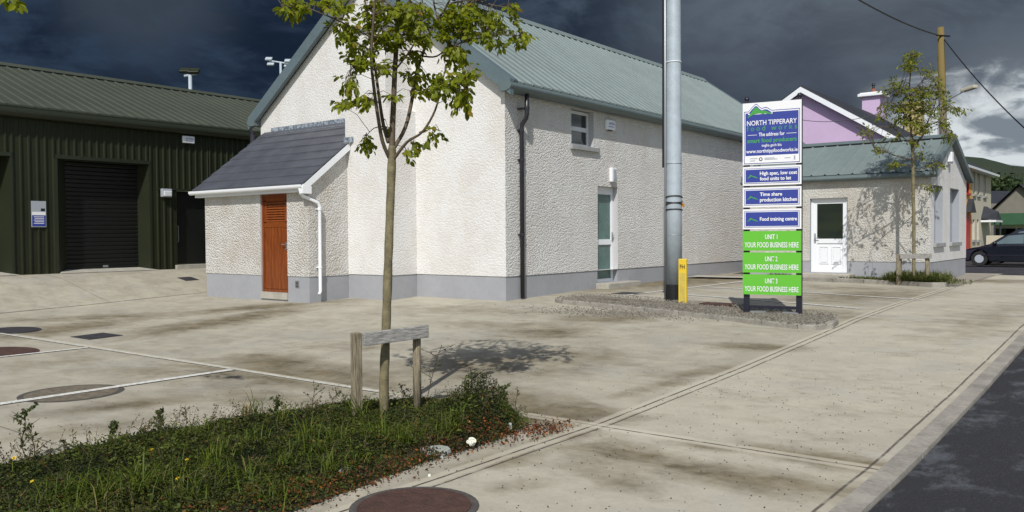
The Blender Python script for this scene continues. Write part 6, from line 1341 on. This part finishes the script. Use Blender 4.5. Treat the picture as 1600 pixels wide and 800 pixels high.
for (u, v, mm, lab, grp) in [(22, 716, m_petal, 'yellow daisy like flower at the far left of the bed', 'yf'), (236, 705, m_petal, 'largest yellow flower, over the bed edge left of centre', 'yf'), (263, 696, m_petal, 'yellow flower slightly right of the largest one', 'yf'), (292, 719, m_petal, 'yellow flower below the pair, nearer the middle of the bed', 'yf'), (278, 748, m_petal, 'lowest yellow flower deep in the green bed', 'yf'), (50, 752, m_petal, 'tiny yellow flower low on the left', 'yf'),
                         (98, 752, m_petr, 'small pink red flower low on the left of the bed', None)]:
    P = G(u, v + 14); z = gz(P[0], P[1]); dep = (np.array([P[0], P[1], z]) - EYE) @ f2; T = PD(u, v, dep - .05); B0 = np.array([P[0], P[1], z])
    o = empty('flower', tuple(B0), lab, 'flower', 'yellow flowers in the planting bed' if grp else None)
    q = MB(); q.tube([B0, (B0 + T) / 2 + rng.normal(size=3) * .006, T], .0016, 5); q.build('stem', m_stem, o)
    q = MB(); s = .026 if 'largest' in lab else .020 if 'tiny' not in lab and 'low on' not in lab else .013
    tilt = unit(np.array([to_sun.x * .8, to_sun.y * .8, .9])); a1 = unit(np.cross(tilt, (0, 0, 1))); a2 = np.cross(tilt, a1)
    for j in range(11):
        a = 2 * math.pi * j / 11; d = a1 * math.cos(a) + a2 * math.sin(a); e = np.cross(tilt, d); q.add([T, T + d * s * .6 + e * s * .2, T + d * s + tilt * s * .25, T + d * s * .6 - e * s * .2], [(0, 1, 2, 3)])
    q.build('petals', mm, o); q = MB(); q.ball(T + tilt * .002, s * .3, 6); q.build('flower_centre', mm, o)
P = G(737, 702); o = empty('white_flower_head', (P[0], P[1], P[2]), 'round white flower cluster beside the flat stone at the bed edge', 'flower'); q = MB()
T = np.array([P[0], P[1], P[2] + .05])
for _ in range(46): d = unit(rng.normal(size=3)); d[2] = abs(d[2]); q.ball(T + d * .034, .0085, 5)
q.ball(T, .030, 8); q.build('florets', m_petw, o); q = MB(); q.tube([P, T], .004, 5); q.build('stem', m_stem, o)
def rock(px, r, h, label, m=m_sill, n=9):
    P = G(*px); q = MB(); top = []; bot = []
    for j in range(n):
        a = 2 * math.pi * j / n; rr_ = 1 + .18 * math.sin(j * 2.7 + px[0]); d = cR * math.cos(a) * r[0] * rr_ + _fw * math.sin(a) * r[1] * rr_
        bot.append((P[0] + d[0], P[1] + d[1], P[2] - .01)); top.append((P[0] + d[0] * .86, P[1] + d[1] * .86, P[2] + h * (1 + .2 * math.sin(a))))
    q.add(bot + top, [tuple(range(n, 2 * n))] + [(j, (j + 1) % n, n + (j + 1) % n, n + j) for j in range(n)]); return tag(q.build('stone', m, bevel=.004), label, 'stone')
m_stone = mat('grey_stone', (.30, .31, .28), .9, var=.2, vscale=20, bump=.4)
rock((682, 711), (.125, .07), .05, 'flat grey stone slab at the bed edge below the tree', m_stone)
rock((540, 745), (.05, .04), .05, 'small grey stone half hidden in the ground cover', m_stone); rock((797, 674), (.02, .02), .06, 'small pale stone at the right end of the bed', m_stone)
rock((690, 718), (.018, .015), .02, 'pebble just in front of the flat grey stone', m_stone); rock((671, 744), (.012, .01), .012, 'tiny white pebble on the bed edge by the manhole', m_petw)
